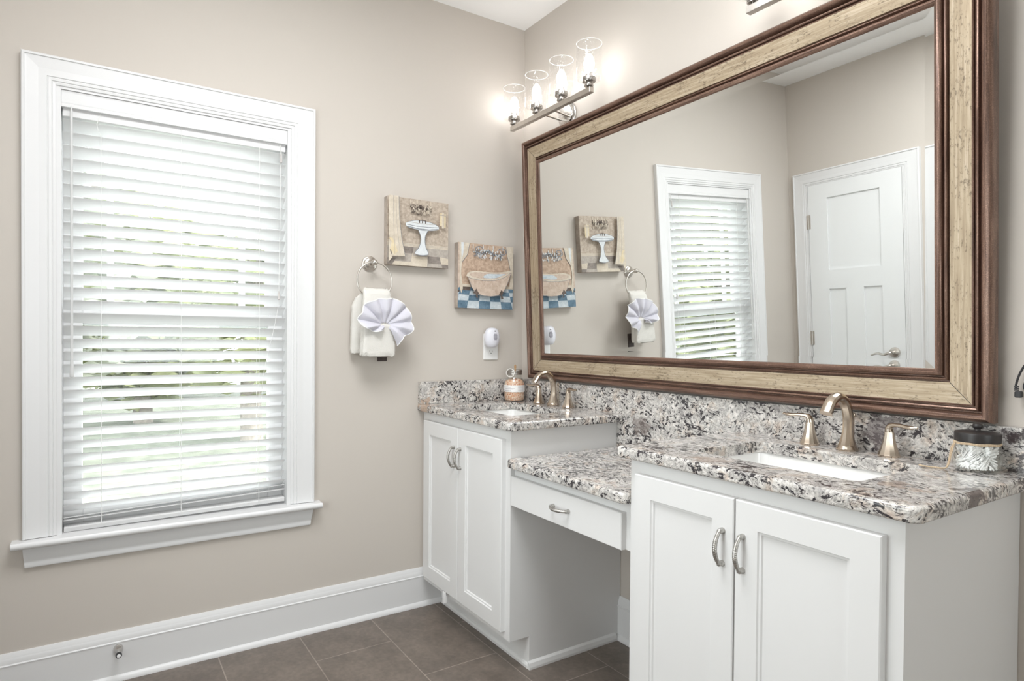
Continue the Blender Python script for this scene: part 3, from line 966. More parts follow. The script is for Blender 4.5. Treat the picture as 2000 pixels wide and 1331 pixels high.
def sink(cx, label):
    s = thing('sink', label, 'sink', (cx, (CUTY[0] + CUTY[1]) / 2, HC - CT - 0.15))
    a, b, c, d = cx - 0.222, cx + 0.222, CUTY[0] - 0.007, CUTY[1] + 0.007
    def rr(ins, z, r):
        pts = []
        for (px, py, a0) in ((a + ins + r, c + ins + r, PI), (b - ins - r, c + ins + r, 1.5 * PI), (b - ins - r, d - ins - r, 0), (a + ins + r, d - ins - r, 0.5 * PI)):
            pts += [Vector((px + r * math.cos(a0 + k * PI / 12), py + r * math.sin(a0 + k * PI / 12), z)) for k in range(7)]
        return pts
    bm = BM(); zt = HC - CT - 0.0005
    loft(bm, [rr(-0.02, zt, 0.04), rr(0.0, zt, 0.035), rr(0.002, zt - 0.004, 0.035), rr(0.008, zt - 0.10, 0.04), rr(0.025, zt - 0.132, 0.05), rr(0.06, zt - 0.140, 0.06), rr(0.11, zt - 0.143, 0.02)], cap0=False, cap1=True)
    loft(bm, [rr(-0.02, zt, 0.04), rr(-0.005, zt - 0.11, 0.045), rr(0.02, zt - 0.148, 0.05)], cap0=False, cap1=True)
    obj('basin', bm, M_PORC, s, smooth=True, angle=50)
    bm = BM(); lathe(bm, [(0.001, zt - 0.139), (0.017, zt - 0.139), (0.022, zt - 0.1405), (0.023, zt - 0.143)], (cx, (c + d) / 2, 0), 24)
    obj('drain', bm, M_BRONZE, s, smooth=True)
sink(LC, 'white rectangular undermount sink in the corner countertop')
sink(RC, 'white rectangular undermount sink in the foreground countertop')

# ------------------------------------------------------------------ faucets
def faucet(label):
    f = thing('faucet', label, 'faucet', (0, 0, 0), world=False)
    path = catmull([(0, 0, 0), (0, 0.001, 0.03), (0, 0.003, 0.065), (0, 0.000, 0.098), (0, -0.016, 0.128), (0, -0.046, 0.1435), (0, -0.078, 0.134), (0, -0.104, 0.104)], 6)
    fr = []
    n = len(path)
    for i, p in enumerate(path):
        t = (path[min(i + 1, n - 1)] - path[max(0, i - 1)]).normalized()
        fr.append((Vector((1, 0, 0)), Vector((1, 0, 0)).cross(t)))
    bm = BM(); rings = []
    cum = 0
    for i, p in enumerate(path):
        if i: cum += (path[i] - path[i - 1]).length
        w = 0.0135 + 0.0145 * max(0, 1 - cum / 0.062) ** 1.9
        if i == 0: w = 0.0265
        wx, wy = w, w * 1.0
        q = max(0, (cum - 0.11) / 0.14)
        wx = w + 0.0035 * min(1, q); wy = w - 0.003 * min(1, q)
        a, b = fr[i]
        rings.append([p + a * wx * math.cos(k * PI / 6 + PI / 12) * (1.0 if k % 1 == 0 else 1) + b * wy * math.sin(k * PI / 6 + PI / 12) for k in range(12)])
    base0 = [Vector((0.0268 * math.cos(k * PI / 6 + PI / 12), 0.0268 * math.sin(k * PI / 6 + PI / 12), 0.0)) for k in range(12)]
    base1 = [Vector((0.0282 * math.cos(k * PI / 6 + PI / 12), 0.0282 * math.sin(k * PI / 6 + PI / 12), 0.005)) for k in range(12)]
    # the ring order of base must follow the path rings (a = x, b = x cross t)
    def turn(ring): return [Vector((v.x, -v.y, v.z)) for v in ring]
    rings = [turn(base0), turn(base1)] + [r for i, r in enumerate(rings) if path[i].z > 0.008]
    loft(bm, rings)
    obj('spout', bm, M_BRONZE, f, smooth=True, angle=24)
    for s in (-1, 1):
        bm = BM(); cx = 0.106 * s
        prof = [(0.0245, 0), (0.0255, 0.005), (0.0235, 0.009), (0.0195, 0.020), (0.0150, 0.036), (0.0120, 0.052), (0.0108, 0.062)]
        lathe(bm, prof, (cx, 0, 0), 12)
        h = obj('handle', bm, M_BRONZE, f, smooth=True, angle=24)
        bm = BM()
        lathe(bm, [(0.0098, 0.0615), (0.0098, 0.0635)], (cx, 0, 0), 20)
        pth = catmull([(cx, 0, 0.064), (cx, 0, 0.072), (cx + s * 0.006, -0.002, 0.0795), (cx + s * 0.026, -0.006, 0.0815), (cx + s * 0.050, -0.011, 0.0795), (cx + s * 0.072, -0.015, 0.0815)], 5)
        rings = []
        m = len(pth)
        for i, p in enumerate(pth):
            t = (pth[min(i + 1, m - 1)] - pth[max(0, i - 1)]).normalized()
            q = i / (m - 1)
            side = Vector((0, 1, 0)); nrm = t.cross(side)
            wid = 0.0108 if q < 0.3 else 0.0098 * (1 - 0.7 * max(0, (q - 0.8) / 0.2) ** 2)
            thk = 0.0108 - 0.0058 * min(1, q / 0.55)
            if q > 0.9: thk *= 0.65
            rings.append([p + side * wid * math.cos(k * PI / 7) + nrm * thk * math.sin(k * PI / 7) for k in range(14)])
        loft(bm, rings)
        obj('lever', bm, M_BRONZE, h, smooth=True, angle=50)
    bm = BM(); lathe(bm, [(0.0024, 0), (0.0024, 0.085), (0.0045, 0.088), (0.0050, 0.094), (0.003, 0.099)], (0.002, 0.026, 0), 12)
    obj('lift_rod', bm, M_BRONZE, f, smooth=True)
    return f
f1 = faucet('bronze two-handle faucet behind the corner sink, beside the salt jar')
f1.location = (0.358, -0.078, HC)
dup(f1, (RC, -0.080, HC), 0, 'bronze two-handle faucet behind the foreground sink')

# ------------------------------------------------------------------ mirror
MO = Vector((0.10323563, -0.003, 1.00626)); MA = Vector((0.99996782, -0.00793136, -0.00120207)); MB = Vector((0.000861159, -0.0428472, 0.999081265)); MN = Vector((-0.00797558, -0.99905015, -0.04283901))
FW, FH = 1.8648, 1.1076
mir = thing('mirror', 'large wall mirror in a wide gilt and copper frame above the vanity', 'mirror', MO, world=False)
mir.rotation_euler = Matrix(((MA.x, -MN.x, MB.x), (MA.y, -MN.y, MB.y), (MA.z, -MN.z, MB.z))).to_euler()
def mring(w, h):   # mirror space: x along, -y towards the room, z up
    return [Vector((w, -h, w)), Vector((FW - w, -h, w)), Vector((FW - w, -h, FH - w)), Vector((w, -h, FH - w))]
mi_hv = lambda r, i: 0 if i % 2 == 0 else 1
def mpart(name, prof, mats):
    bm = BM(); sweep_path(bm, prof, mring, True, mi_hv)
    return obj(name, bm, mats, mir, smooth=True, angle=38)
mpart('outer_moulding', [(0.0, 0.0), (0.0, 0.020), (0.0015, 0.029), (0.005, 0.036), (0.010, 0.0400), (0.0145, 0.0395), (0.0185, 0.0360), (0.0215, 0.030), (0.0225, 0.021), (0.0255, 0.021), (0.0262, 0.027), (0.028, 0.0305), (0.0305, 0.0315), (0.033, 0.0300), (0.0342, 0.022), (0.0368, 0.022), (0.0375, 0.0285), (0.0395, 0.0305), (0.0412, 0.0298), (0.0415, 0.0292), (0.0415, 0.0)], [M_COP_H, M_COP_V])
mpart('gilt_band', [(0.0415, 0.005), (0.0415, 0.0292), (0.048, 0.0285), (0.060, 0.0265), (0.075, 0.0235), (0.0895, 0.0205), (0.0895, 0.005)], [M_GOLD_H, M_GOLD_V])
mpart('inner_moulding', [(0.0895, 0.005), (0.0895, 0.0125), (0.0935, 0.0125), (0.0945, 0.0215), (0.0965, 0.0240), (0.0985, 0.0245), (0.1005, 0.0225), (0.1015, 0.0145), (0.1042, 0.0145), (0.1050, 0.0235), (0.1085, 0.0285), (0.113, 0.0300), (0.118, 0.0280), (0.1212, 0.0235), (0.1221, 0.0215), (0.1221, 0.005)], [M_COP_H, M_COP_V])
GL = 0.0215
for c0, c1 in zip(mring(0.0425, 0.0297), mring(0.0890, 0.0211)):
    bm = BM()
    d = (c1 - c0).normalized(); sd = Vector((d.z, 0, -d.x)).normalized() * 0.0006; lift = Vector((0, -0.0004, 0)); dn = Vector((0, 0.002, 0))
    loft(bm, [[c + sd + lift, c - sd + lift, c - sd + dn, c + sd + dn] for c in (c0, c1)])
    obj('mitre_joint', bm, M_DARK, mir)
bm = BM(); loft(bm, [mring(0.112, 0.004), mring(0.1122, GL + 0.00052), mring(0.1425, GL)], True, True)
obj('mirror_glass', bm, M_MIRROR, mir)

# ------------------------------------------------------------------ vanity lights
def vanity_light(label):
    v = thing('vanity_light', label, 'wall light', (0, 0, 0), 'four-shade vanity lights', world=False)
    bm = BM(); lathe(bm, [(0.060, 0), (0.060, -0.006), (0.057, -0.010), (0.050, -0.012), (0.049, -0.018), (0.046, -0.021), (0.001, -0.022)], (0, 0, 0.0), 40, axis='y')
    obj('backplate', bm, M_STEEL, v, smooth=True)
    for s in (-1, 1):
        bm = BM(); tube(bm, [(0.028 * s, -0.018, -0.014), (0.034 * s, -0.105, -0.006)], 0.0042, 10)
        obj('arm', bm, M_NICKEL, v, smooth=True)
    bm = BM(); box(bm, -0.287, 0.287, -0.121, -0.099, -0.012, 0.010, 0.0015, 1)
    obj('bar', bm, M_NICKEL, v)
    for x in (-0.269, -0.0895, 0.0895, 0.269):
        bm = BM()
        lathe(bm, [(0.006, 0.010), (0.006, 0.014), (0.017, 0.015), (0.019, 0.018), (0.019, 0.021), (0.012, 0.024), (0.012, 0.032), (0.0255, 0.034), (0.0275, 0.037), (0.0275, 0.050), (0.024, 0.052), (0.016, 0.054), (0.016, 0.070), (0.012, 0.071)], (x, -0.11, 0), 28)
        so = obj('socket', bm, M_SOCKET, v, smooth=True)
        bm = BM()
        R0 = 0.0505
        lathe(bm, [(0.027, 0.0385), (0.040, 0.0385), (0.047, 0.0415), (R0, 0.048), (R0, 0.185)], (x, -0.11, 0), 40, cap0=False, cap1=False)
        sh = obj('glass_shade', bm, M_SHADE, v, smooth=True)
        bm = BM(); tube(bm, [(x + R0 * math.cos(k * PI / 20), -0.11 + R0 * math.sin(k * PI / 20), 0.185) for k in range(40)], 0.0016, 8, closed=True)
        obj('shade_rim', bm, M_RIM, sh, smooth=True)
        bm = BM(); lathe(bm, [(0.012, 0.071), (0.0135, 0.078), (0.019, 0.092), (0.021, 0.106), (0.019, 0.122), (0.013, 0.136), (0.006, 0.144), (0.001, 0.146)], (x, -0.11, 0), 14)
        obj('bulb', bm, M_BULB, v, smooth=True)
    return v
v1 = vanity_light('four-shade nickel wall light above the left end of the mirror, near the corner')
v1.location = (0.350, -0.001, 2.180)
dup(v1, (1.640, -0.001, 2.180), 0, 'four-shade nickel wall light above the right half of the mirror, mostly out of frame')

# ------------------------------------------------------------------ canvases
def super_ell(cx, cz, rx, rz, a0=0, a1=360, n=28):
    return [(cx + rx * math.cos(math.radians(a0 + (a1 - a0) * k / n)), cz + rz * math.sin(math.radians(a0 + (a1 - a0) * k / n))) for k in range(n + 1)]

def canvas(y0, y1, z0, z1, dep, label, side_mat, layers, mats):
    w, h = y1 - y0, z1 - z0
    t = thing('canvas_print', label, 'picture', (0, (y0 + y1) / 2, z0), 'bathroom canvases on the window wall')
    bm = BM(); box(bm, 0.001, dep, y0, y1, z0, z1, 0.002, 1)
    obj('stretched_canvas', bm, side_mat, t)
    bm = BM()
    for li, (mi, pts) in enumerate(layers):
        x = dep + 0.0002 + 0.00012 * li
        vs = []
        for u, v in pts:
            q = bm.verts.new((x, y0 + w * min(1, max(0, u)), z0 + h * min(1, max(0, v))))
            if not vs or (q.co - vs[-1].co).length > 1e-5: vs.append(q)
            else: bm.verts.remove(q)
        if len(vs) > 2 and (vs[0].co - vs[-1].co).length < 1e-5:
            bm.verts.remove(vs.pop())
        if len(vs) > 2:
            f = bm.faces.new(vs); f.material_index = mi
    # keep every layer facing the room
    for f in bm.faces:
        f.normal_update()
        if f.normal.x < 0: f.normal_flip()
    off = t.location
    bmesh.ops.translate(bm, verts=bm.verts[:], vec=-off)
    bmesh.ops.triangulate(bm, faces=bm.faces[:])
    me = bpy.data.meshes.new('painting'); bm.to_mesh(me); bm.free()
    for m in mats: me.materials.append(m)
    o = bpy.data.objects.new('painting', me); COL.objects.link(o); o.parent = t
    return t

def band(pts, wd):
    """thin painted line along pts"""
    L, Rr = [], []
    for i, (u, v) in enumerate(pts):
        a = pts[max(0, i - 1)]; b = pts[min(len(pts) - 1, i + 1)]
        dx, dy = b[0] - a[0], b[1] - a[1]; l = math.hypot(dx, dy) or 1
        L.append((u - dy / l * wd / 2, v + dx / l * wd / 2)); Rr.append((u + dy / l * wd / 2, v - dx / l * wd / 2))
    return L + Rr[::-1]

def soft(pts, k=5):
    """closed outline rounded through its points"""
    n = len(pts); out = []
    for i in range(n):
        p0, p1, p2, p3 = (Vector(pts[(i + j) % n]) for j in (-1, 0, 1, 2))
        for j in range(k):
            t = j / k
            q = 0.5 * (2 * p1 + (p2 - p0) * t + (2 * p0 - 5 * p1 + 4 * p2 - p3) * t * t + (3 * p1 - p0 - 3 * p2 + p3) * t ** 3)
            out.append((q.x, q.y))
    return out
def quad(u0, v0, u1, v1): return [(u0, v0), (u1, v0), (u1, v1), (u0, v1)]

def chandelier(cx, top, wd, ht, mi_dark, mi_light, seed):
    rnd = random.Random(seed); out = []
    for k in range(7):
        u = cx + wd * (-0.5 + k / 6.0)
        out.append((mi_dark, band([(cx, top - ht * 0.3), ((cx + u) / 2, top - ht * 0.62), (u, top - ht * 0.5), (u, top - ht * 0.28)], 0.012)))
        out.append((mi_light, quad(u - 0.006, top - ht * 0.30, u + 0.006, top - ht * (0.05 + 0.12 * (k % 2)))))
    for k in range(80):
        u = cx + wd * rnd.uniform(-0.5, 0.5); v = top - ht * rnd.uniform(0.35, 0.85)
        s = rnd.uniform(0.010, 0.022)
        out.append((rnd.choice([mi_dark, mi_light, mi_light]), [(u, v + s), (u + s * 0.6, v), (u, v - s), (u - s * 0.6, v)]))
    for k in range(34):
        u = cx + wd * 0.44 * rnd.uniform(-1, 1); v = top - ht * (0.75 + 0.25 * (1 - abs(u - cx) / wd * 2) * rnd.random())
        out.append((mi_light if k % 3 else mi_dark, band([(u, v + 0.035), (u, v)], 0.007)))
    return out

MATA = [A_TAUPE, A_CREAM, A_WHITE, A_GREY, A_LGREY, A_LINE, A_YELLOW, A_DARK]
LA = [(0, quad(0, 0, 1, 1)), (4, quad(0, 0, 1, 0.29)),
      (1, quad(0.0, 0.285, 1, 0.335)), (4, quad(0, 0.318, 1, 0.323)), (4, quad(0, 0.300, 1, 0.304)),
      (3, [(0.18, 0.185), (0.405, 0.185), (0.42, 0.285), (0.20, 0.285)]), (4, [(0.16, 0.16), (0.42, 0.13), (0.42, 0.15), (0.16, 0.18)]),
      (1, [(0.37, 0.0), (0.64, 0.0), (0.655, 0.15), (0.42, 0.15), (0.40, 0.20)]),
      (3, [(0.655, 0.06), (0.88, 0.06), (0.85, 0.165), (0.655, 0.165)]), (1, [(0.88, 0.05), (1.0, 0.05), (1.0, 0.15), (0.855, 0.165)]),
      (4, [(0.64, 0.0), (0.90, 0.0), (0.88, 0.06), (0.645, 0.05)]), (3, [(0.90, 0), (1, 0), (1, 0.055), (0.885, 0.055)]),
      (3, [(0, 0), (0.07, 0), (0.14, 0.10), (0.0, 0.10)]), (1, [(0.07, 0), (0.37, 0), (0.39, 0.06), (0.12, 0.055)])]
LA += chandelier(0.53, 1.0, 0.33, 0.25, 7, 1, 11)
# wall sconce in the print
LA += [(6, quad(0.83, 0.63, 0.86, 0.83)), (1, quad(0.86, 0.60, 0.895, 0.84)), (6, quad(0.90, 0.61, 0.925, 0.82)), (4, quad(0.82, 0.79, 0.935, 0.80))]
# curtain
LA += [(1, [(0.0, 0.03), (0.06, 0.10), (0.02, 0.2), (0.05, 0.30), (0.01, 0.36), (0.0, 0.36)]),
       (1, [(0.0, 1.0), (0.155, 1.0), (0.165, 0.70), (0.20, 0.40), (0.26, 0.13), (0.05, 0.12), (0.03, 0.3), (0.0, 0.45)]), (6, [(0.0, 0.38), (0.05, 0.33), (0.02, 0.22), (0.09, 0.13), (0.14, 0.19), (0.10, 0.30), (0.06, 0.38)]),
       (4, band([(0.07, 1.0), (0.075, 0.6), (0.10, 0.15)], 0.006)), (4, band([(0.11, 1.0), (0.125, 0.6), (0.18, 0.14)], 0.006)), (5, band([(0.155, 1.0), (0.165, 0.70), (0.20, 0.40), (0.262, 0.125)], 0.005))]
# pedestal basin
ped = [(0.47, 0.56), (0.505, 0.45), (0.505, 0.36), (0.475, 0.27), (0.42, 0.205), (0.425, 0.175), (0.52, 0.160), (0.62, 0.175), (0.635, 0.205), (0.595, 0.28), (0.578, 0.37), (0.585, 0.46), (0.625, 0.56)]
basin = [(0.265, 0.618), (0.280, 0.572), (0.36, 0.550), (0.48, 0.538), (0.62, 0.538), (0.74, 0.553), (0.80, 0.575), (0.80, 0.615), (0.72, 0.652), (0.60, 0.673), (0.45, 0.675), (0.34, 0.652)]
ped = soft(ped); basin = soft(basin)
LA += [(2, ped), (5, band(ped, 0.008)), (2, basin), (5, band([(0.285, 0.600), (0.45, 0.588), (0.63, 0.588), (0.795, 0.600)], 0.008)), (5, band([(0.29, 0.572), (0.48, 0.552), (0.64, 0.552), (0.79, 0.574)], 0.012)), (4, band([(0.34, 0.640), (0.48, 0.632), (0.62, 0.632), (0.74, 0.640)], 0.006)), (5, band(basin, 0.005)),
       (7, quad(0.475, 0.640, 0.492, 0.685)), (7, quad(0.525, 0.640, 0.542, 0.695)), (7, quad(0.575, 0.640, 0.592, 0.685)), (7, band([(0.475, 0.68), (0.592, 0.68)], 0.010))]
canvas(-0.720, -0.4305, 1.5035, 1.7935, 0.036, 'square canvas print of a pedestal basin under a chandelier', A_SIDE, LA, MATA)

MATB = [A_TAN, A_CREAM, A_WHITE, A_BLUE, A_LBLUE, A_DARK, A_TUB, A_LINE]
LB = [(0, quad(0, 0, 1, 1)), (4, quad(0, 0, 1, 0.33)), (5, [(0.0, 0.24), (0.22, 0.26), (0.22, 0.34), (0, 0.34)])]
for r, (va, vb) in enumerate(((0.0, 0.115), (0.115, 0.205), (0.205, 0.27), (0.27, 0.32))):
    for k in range(-1, 6):
        if (k + r) % 2 == 0:
            sk = lambda u, v: 0.5 + (u - 0.5) * (1 - 0.55 * v)
            ua, ub = -0.05 + 0.21 * k, 0.16 + 0.21 * k
            LB.append((3, [(sk(ua, va), va), (sk(ub, va), va), (sk(ub, vb), vb), (sk(ua, vb), vb)]))
LB += [(1, quad(0, 0.325, 1, 0.365))]
LB += [(6, [(0, 1), (0.04, 1), (0.06, 0.34), (0, 0.30)])]
LB += [(1, [(0.02, 1), (0.20, 1), (0.16, 0.82), (0.07, 0.70), (0.05, 0.55), (0.085, 0.30), (0.06, 0.22), (0.03, 0.3)]), (2, [(0.05, 1), (0.10, 1), (0.09, 0.85), (0.06, 0.72)]), (7, band([(0.20, 1), (0.16, 0.82), (0.07, 0.70)], 0.006)),
       (1, [(0.86, 1), (1, 1), (1, 0.33), (0.93, 0.33), (0.95, 0.6), (0.93, 0.70), (0.885, 0.85)]), (7, band([(0.86, 1), (0.885, 0.85), (0.93, 0.70), (0.95, 0.6)], 0.006))]
LB += chandelier(0.53, 1.0, 0.54, 0.26, 7, 2, 23)
LB += [(7, band(super_ell(0.34, 0.90, 0.07, 0.05, 20, 300), 0.014)), (7, band(super_ell(0.76, 0.90, 0.07, 0.05, 240, 520), 0.014))]
tub = [(0.13, 0.49), (0.17, 0.41), (0.22, 0.30), (0.30, 0.225), (0.42, 0.195), (0.56, 0.190), (0.70, 0.215), (0.79, 0.28), (0.86, 0.40), (0.93, 0.58)]
LB += [(6, soft(tub + [(0.90, 0.60), (0.70, 0.47), (0.4, 0.44), (0.2, 0.47)])), (7, band(tub, 0.006))]
LB += [(1, soft([(0.12, 0.50), (0.125, 0.475), (0.22, 0.445), (0.40, 0.43), (0.62, 0.44), (0.80, 0.50), (0.93, 0.585), (0.93, 0.615), (0.85, 0.60), (0.72, 0.575), (0.50, 0.565), (0.28, 0.57), (0.16, 0.545)])),
       (6, soft([(0.17, 0.515), (0.24, 0.475), (0.42, 0.46), (0.62, 0.468), (0.78, 0.52), (0.88, 0.58), (0.72, 0.56), (0.50, 0.55), (0.28, 0.552)])), (4, soft([(0.42, 0.475), (0.62, 0.478), (0.76, 0.525), (0.82, 0.555), (0.66, 0.545), (0.48, 0.535)])), (7, band([(0.125, 0.475), (0.22, 0.445), (0.40, 0.43), (0.62, 0.44), (0.80, 0.50), (0.93, 0.585)], 0.005)),
       (5, [(0.235, 0.23), (0.29, 0.30), (0.335, 0.23), (0.31, 0.20), (0.325, 0.155), (0.285, 0.17), (0.285, 0.215)]), (5, [(0.70, 0.22), (0.745, 0.30), (0.785, 0.27), (0.76, 0.215), (0.79, 0.16), (0.745, 0.155), (0.735, 0.21)])]
canvas(-0.380, -0.083, 1.331, 1.629, 0.036, 'square canvas print of a claw-foot bathtub on blue tiles', A_SIDE, LB, MATB)

# ------------------------------------------------------------------ towel ring, towel, washcloth
tr = thing('towel_ring', 'nickel towel ring on the wall below the basin picture', 'towel ring', (0, -0.785, 1.503))
bm = BM(); lathe(bm, [(0.033, 0.0005), (0.033, 0.004), (0.031, 0.007), (0.026, 0.0085), (0.0245, 0.012), (0.022, 0.0145), (0.016, 0.016), (0.012, 0.021), (0.0085, 0.028), (0.0085, 0.048), (0.0105, 0.051), (0.0125, 0.056), (0.0128, 0.062), (0.011, 0.068), (0.006, 0.072), (0.001, 0.073)], (0, -0.785, 1.503), 32, axis='x')
obj('post', bm, M_NICKEL, tr, smooth=True)
bm = BM(); RC_, RR = Vector((0.060, -0.783, 1.4285)), 0.0755
tube(bm, [RC_ + Vector((0, RR * math.cos(k * PI / 32), RR * math.sin(k * PI / 32))) for k in range(64)], 0.0037, 10, closed=True)
obj('ring', bm, M_NICKEL, tr, smooth=True)

def hsh(*a):
    s = math.sin(sum(v * k for v, k in zip(a, (12.9898, 78.233, 37.719)))) * 43758.5453
    return s - math.floor(s)
def wob(u, v, seed=0.0):
    return math.sin(u * 3.1 + seed) * math.cos(v * 2.7 - seed * 1.7) * 0.6 + math.sin(u * 7.3 + v * 5.1 + seed) * 0.4

def cloth_block(bm, rows, n=36, amp=0.002, seed=0.0, ex=0.35):
    """rows: (z, y centre, half width, x centre, half thickness)"""
    rings = []
    for i, (z, yc, hw, xc, ht) in enumerate(rows):
        ring = []
        for k in range(n):
            a = 2 * PI * k / n
            c, s = math.cos(a), math.sin(a)
            y = yc + hw * math.copysign(abs(c) ** ex, c); x = xc + ht * math.copysign(abs(s) ** 0.6, s)
            d = amp * wob(y * 60, z * 55, seed)
            ring.append(Vector((x + d, y + d * 0.5, z + amp * 1.2 * wob(y * 45, x * 80, seed + 2))))
        rings.append(ring)
    loft(bm, rings)
def lerp_rows(keys, n):
    out = []
    for i in range(n + 1):
        t = i / n * (len(keys) - 1); k = min(int(t), len(keys) - 2); q = t - k
        q = q * q * (3 - 2 * q)
        out.append(tuple(a + (b - a) * q for a, b in zip(keys[k], keys[k + 1])))
    return out
tw = thing('hand_towel', 'cream terry hand towel hanging through the ring', 'towel', (0.055, -0.785, 1.11))
bm = BM()
cloth_block(bm, lerp_rows([(1.116, -0.784, 0.060, 0.083, 0.008), (1.120, -0.784, 0.0685, 0.083, 0.017), (1.135, -0.784, 0.0695, 0.083, 0.021), (1.18, -0.783, 0.067, 0.084, 0.020), (1.25, -0.782, 0.066, 0.085, 0.019), (1.32, -0.779, 0.062, 0.080, 0.018), (1.37, -0.777, 0.059, 0.070, 0.015), (1.390, -0.777, 0.056, 0.060, 0.011), (1.396, -0.777, 0.050, 0.055, 0.004)], 40), amp=0.0026, seed=1.0)
obj('front_fold', bm, M_TERRY, tw, smooth=True, angle=80)
bm = BM()
cloth_block(bm, lerp_rows([(1.124, -0.826, 0.044, 0.030, 0.008), (1.128, -0.826, 0.048, 0.030, 0.016), (1.16, -0.826, 0.049, 0.030, 0.018), (1.24, -0.825, 0.048, 0.030, 0.017), (1.32, -0.822, 0.048, 0.032, 0.016), (1.355, -0.815, 0.042, 0.038, 0.014), (1.378, -0.800, 0.032, 0.048, 0.010), (1.386, -0.795, 0.024, 0.052, 0.004)], 34), amp=0.0024, seed=4.0)
obj('back_fold', bm, M_TERRY, tw, smooth=True, angle=80)
bm = BM()
cloth_block(bm, lerp_rows([(1.114, -0.783, 0.058, 0.106, 0.006), (1.117, -0.783, 0.0680, 0.107, 0.010), (1.130, -0.783, 0.0700, 0.108, 0.0125), (1.18, -0.782, 0.0670, 0.1085, 0.0115), (1.235, -0.781, 0.0650, 0.1080, 0.0105), (1.2435, -0.781, 0.0640, 0.1075, 0.008), (1.2455, -0.781, 0.060, 0.107, 0.003)], 30), amp=0.0030, seed=7.0)
obj('pocket_fold', bm, M_TERRY, tw, smooth=True, angle=80)
bm = BM(); box(bm, 0.036, 0.042, -0.762, -0.720, 1.092, 1.165, 0.001, 1)
tag(obj('hanging_tag', bm, M_TAG, tw), 'dark brown tag')

wc = thing('washcloth', 'lavender white washcloth pleated into a fan, tucked in the hand towel', 'washcloth', (0.11, -0.765, 1.24))
bm = BM()
NA, NR = 120, 16
C0 = Vector((0.1035, -0.757, 1.247))
def fan_R(a):
    # outline radius by angle (degrees), drawn from the folded cloth
    keys = [(-62, 0.100), (-50, 0.088), (-36, 0.082), (-22, 0.104), (-8, 0.112), (8, 0.111), (24, 0.113), (42, 0.113), (58, 0.112), (75, 0.108), (95, 0.102), (112, 0.106), (128, 0.112), (144, 0.116), (158, 0.110), (170, 0.118), (182, 0.104), (194, 0.086), (206, 0.066), (220, 0.044), (240, 0.026)]
    for (a0, r0), (a1, r1) in zip(keys[:-1], keys[1:]):
        if a0 <= a <= a1:
            q = (a - a0) / (a1 - a0)
            return r0 + (r1 - r0) * q
    return keys[-1][1]
top, bot = [], []
for i in range(NA + 1):
    deg = -62 + 302 * i / NA
    a = math.radians(deg); Rm = fan_R(deg)
    col = []
    for j in range(NR + 1):
        q = j / NR
        r = 0.006 + (Rm - 0.006) * q
        ph = i / NA * PI * 9.0
        lobe = abs(math.sin(ph)) ** 0.7
        x = 0.001 + 0.022 * lobe * min(1, q * 2.2) * (0.45 + 0.55 * q) + 0.006 * math.sin(q * 3.0) - 0.004 * q
        x += 0.006 * min(1, q * 2)
        low = max(0.0, min(1.0, (8 - deg) / 18.0)) + max(0.0, min(1.0, (deg - 172) / 18.0))
        x += 0.016 * low * min(1, q * 4)
        col.append(C0 + Vector((x, r * math.cos(a) + 0.012 * math.cos(a) * (1 - 0.8 * q), r * math.sin(a) + 0.002 * math.sin(i * 0.5))))
    top.append(col)
th = 0.0022
vt = [[bm.verts.new(p + Vector((th, 0, 0))) for p in c] for c in top]; vb = [[bm.verts.new(p) for p in c] for c in top]
for i in range(NA):
    for j in range(NR):
        bm.faces.new((vt[i][j], vt[i + 1][j], vt[i + 1][j + 1], vt[i][j + 1])); bm.faces.new((vb[i][j], vb[i][j + 1], vb[i + 1][j + 1], vb[i + 1][j]))
    bm.faces.new((vt[i][NR], vt[i + 1][NR], vb[i + 1][NR], vb[i][NR])); bm.faces.new((vt[i][0], vb[i][0], vb[i + 1][0], vt[i + 1][0]))
for i in (0, NA):
    for j in range(NR):
        bm.faces.new((vt[i][j], vt[i][j + 1], vb[i][j + 1], vb[i][j]))
obj('fan', bm, M_LAVENDER, wc, smooth=True, angle=80)
bm = BM()
tube(bm, [top[i][NR] + Vector((th / 2, 0, 0)) for i in range(0, NA + 1)], 0.0022, 6)
obj('hem', bm, M_COTTON, wc, smooth=True)

# ------------------------------------------------------------------ outlet and plug-in freshener
ol = thing('wall_outlet', 'white duplex outlet plate beside the mirror, freshener plugged in', 'outlet', (0, -0.184, 1.091))
bm = BM(); box(bm, 0.0005, 0.0065, -0.2235, -0.1445, 1.0915, 1.2155, 0.003, 2)
obj('cover_plate', bm, M_PLASTIC, ol)
for zc in (1.1285, 1.1785):
    bm = BM()
    pts = [(0.0165 * math.cos(2 * PI * k / 28), max(-0.0135, min(0.0135, 0.0175 * math.sin(2 * PI * k / 28)))) for k in range(28)]
    loft(bm, [[Vector((x, -0.184 + a, zc + b)) for a, b in pts] for x in (0.006, 0.0085)])
    rc_ = obj('receptacle', bm, M_PLASTIC, ol)
    bm = BM()
    box(bm, 0.0084, 0.0088, -0.1915, -0.1895, zc, zc + 0.008); box(bm, 0.0084, 0.0088, -0.1785, -0.1765, zc, zc + 0.0065); lathe(bm, [(0.0022, 0.0084), (0.0022, 0.0088)], (0, -0.184, zc - 0.006), 10, axis='x')
    s_ = obj('slots', bm, M_DARK, rc_)
    s_.data.transform(Matrix.Translation(-ol.location))
bm = BM(); box(bm, 0.0062, 0.0072, -0.1865, -0.1815, 1.151, 1.156, 0.0005, 1); obj('screw', bm, M_STEEL, ol)

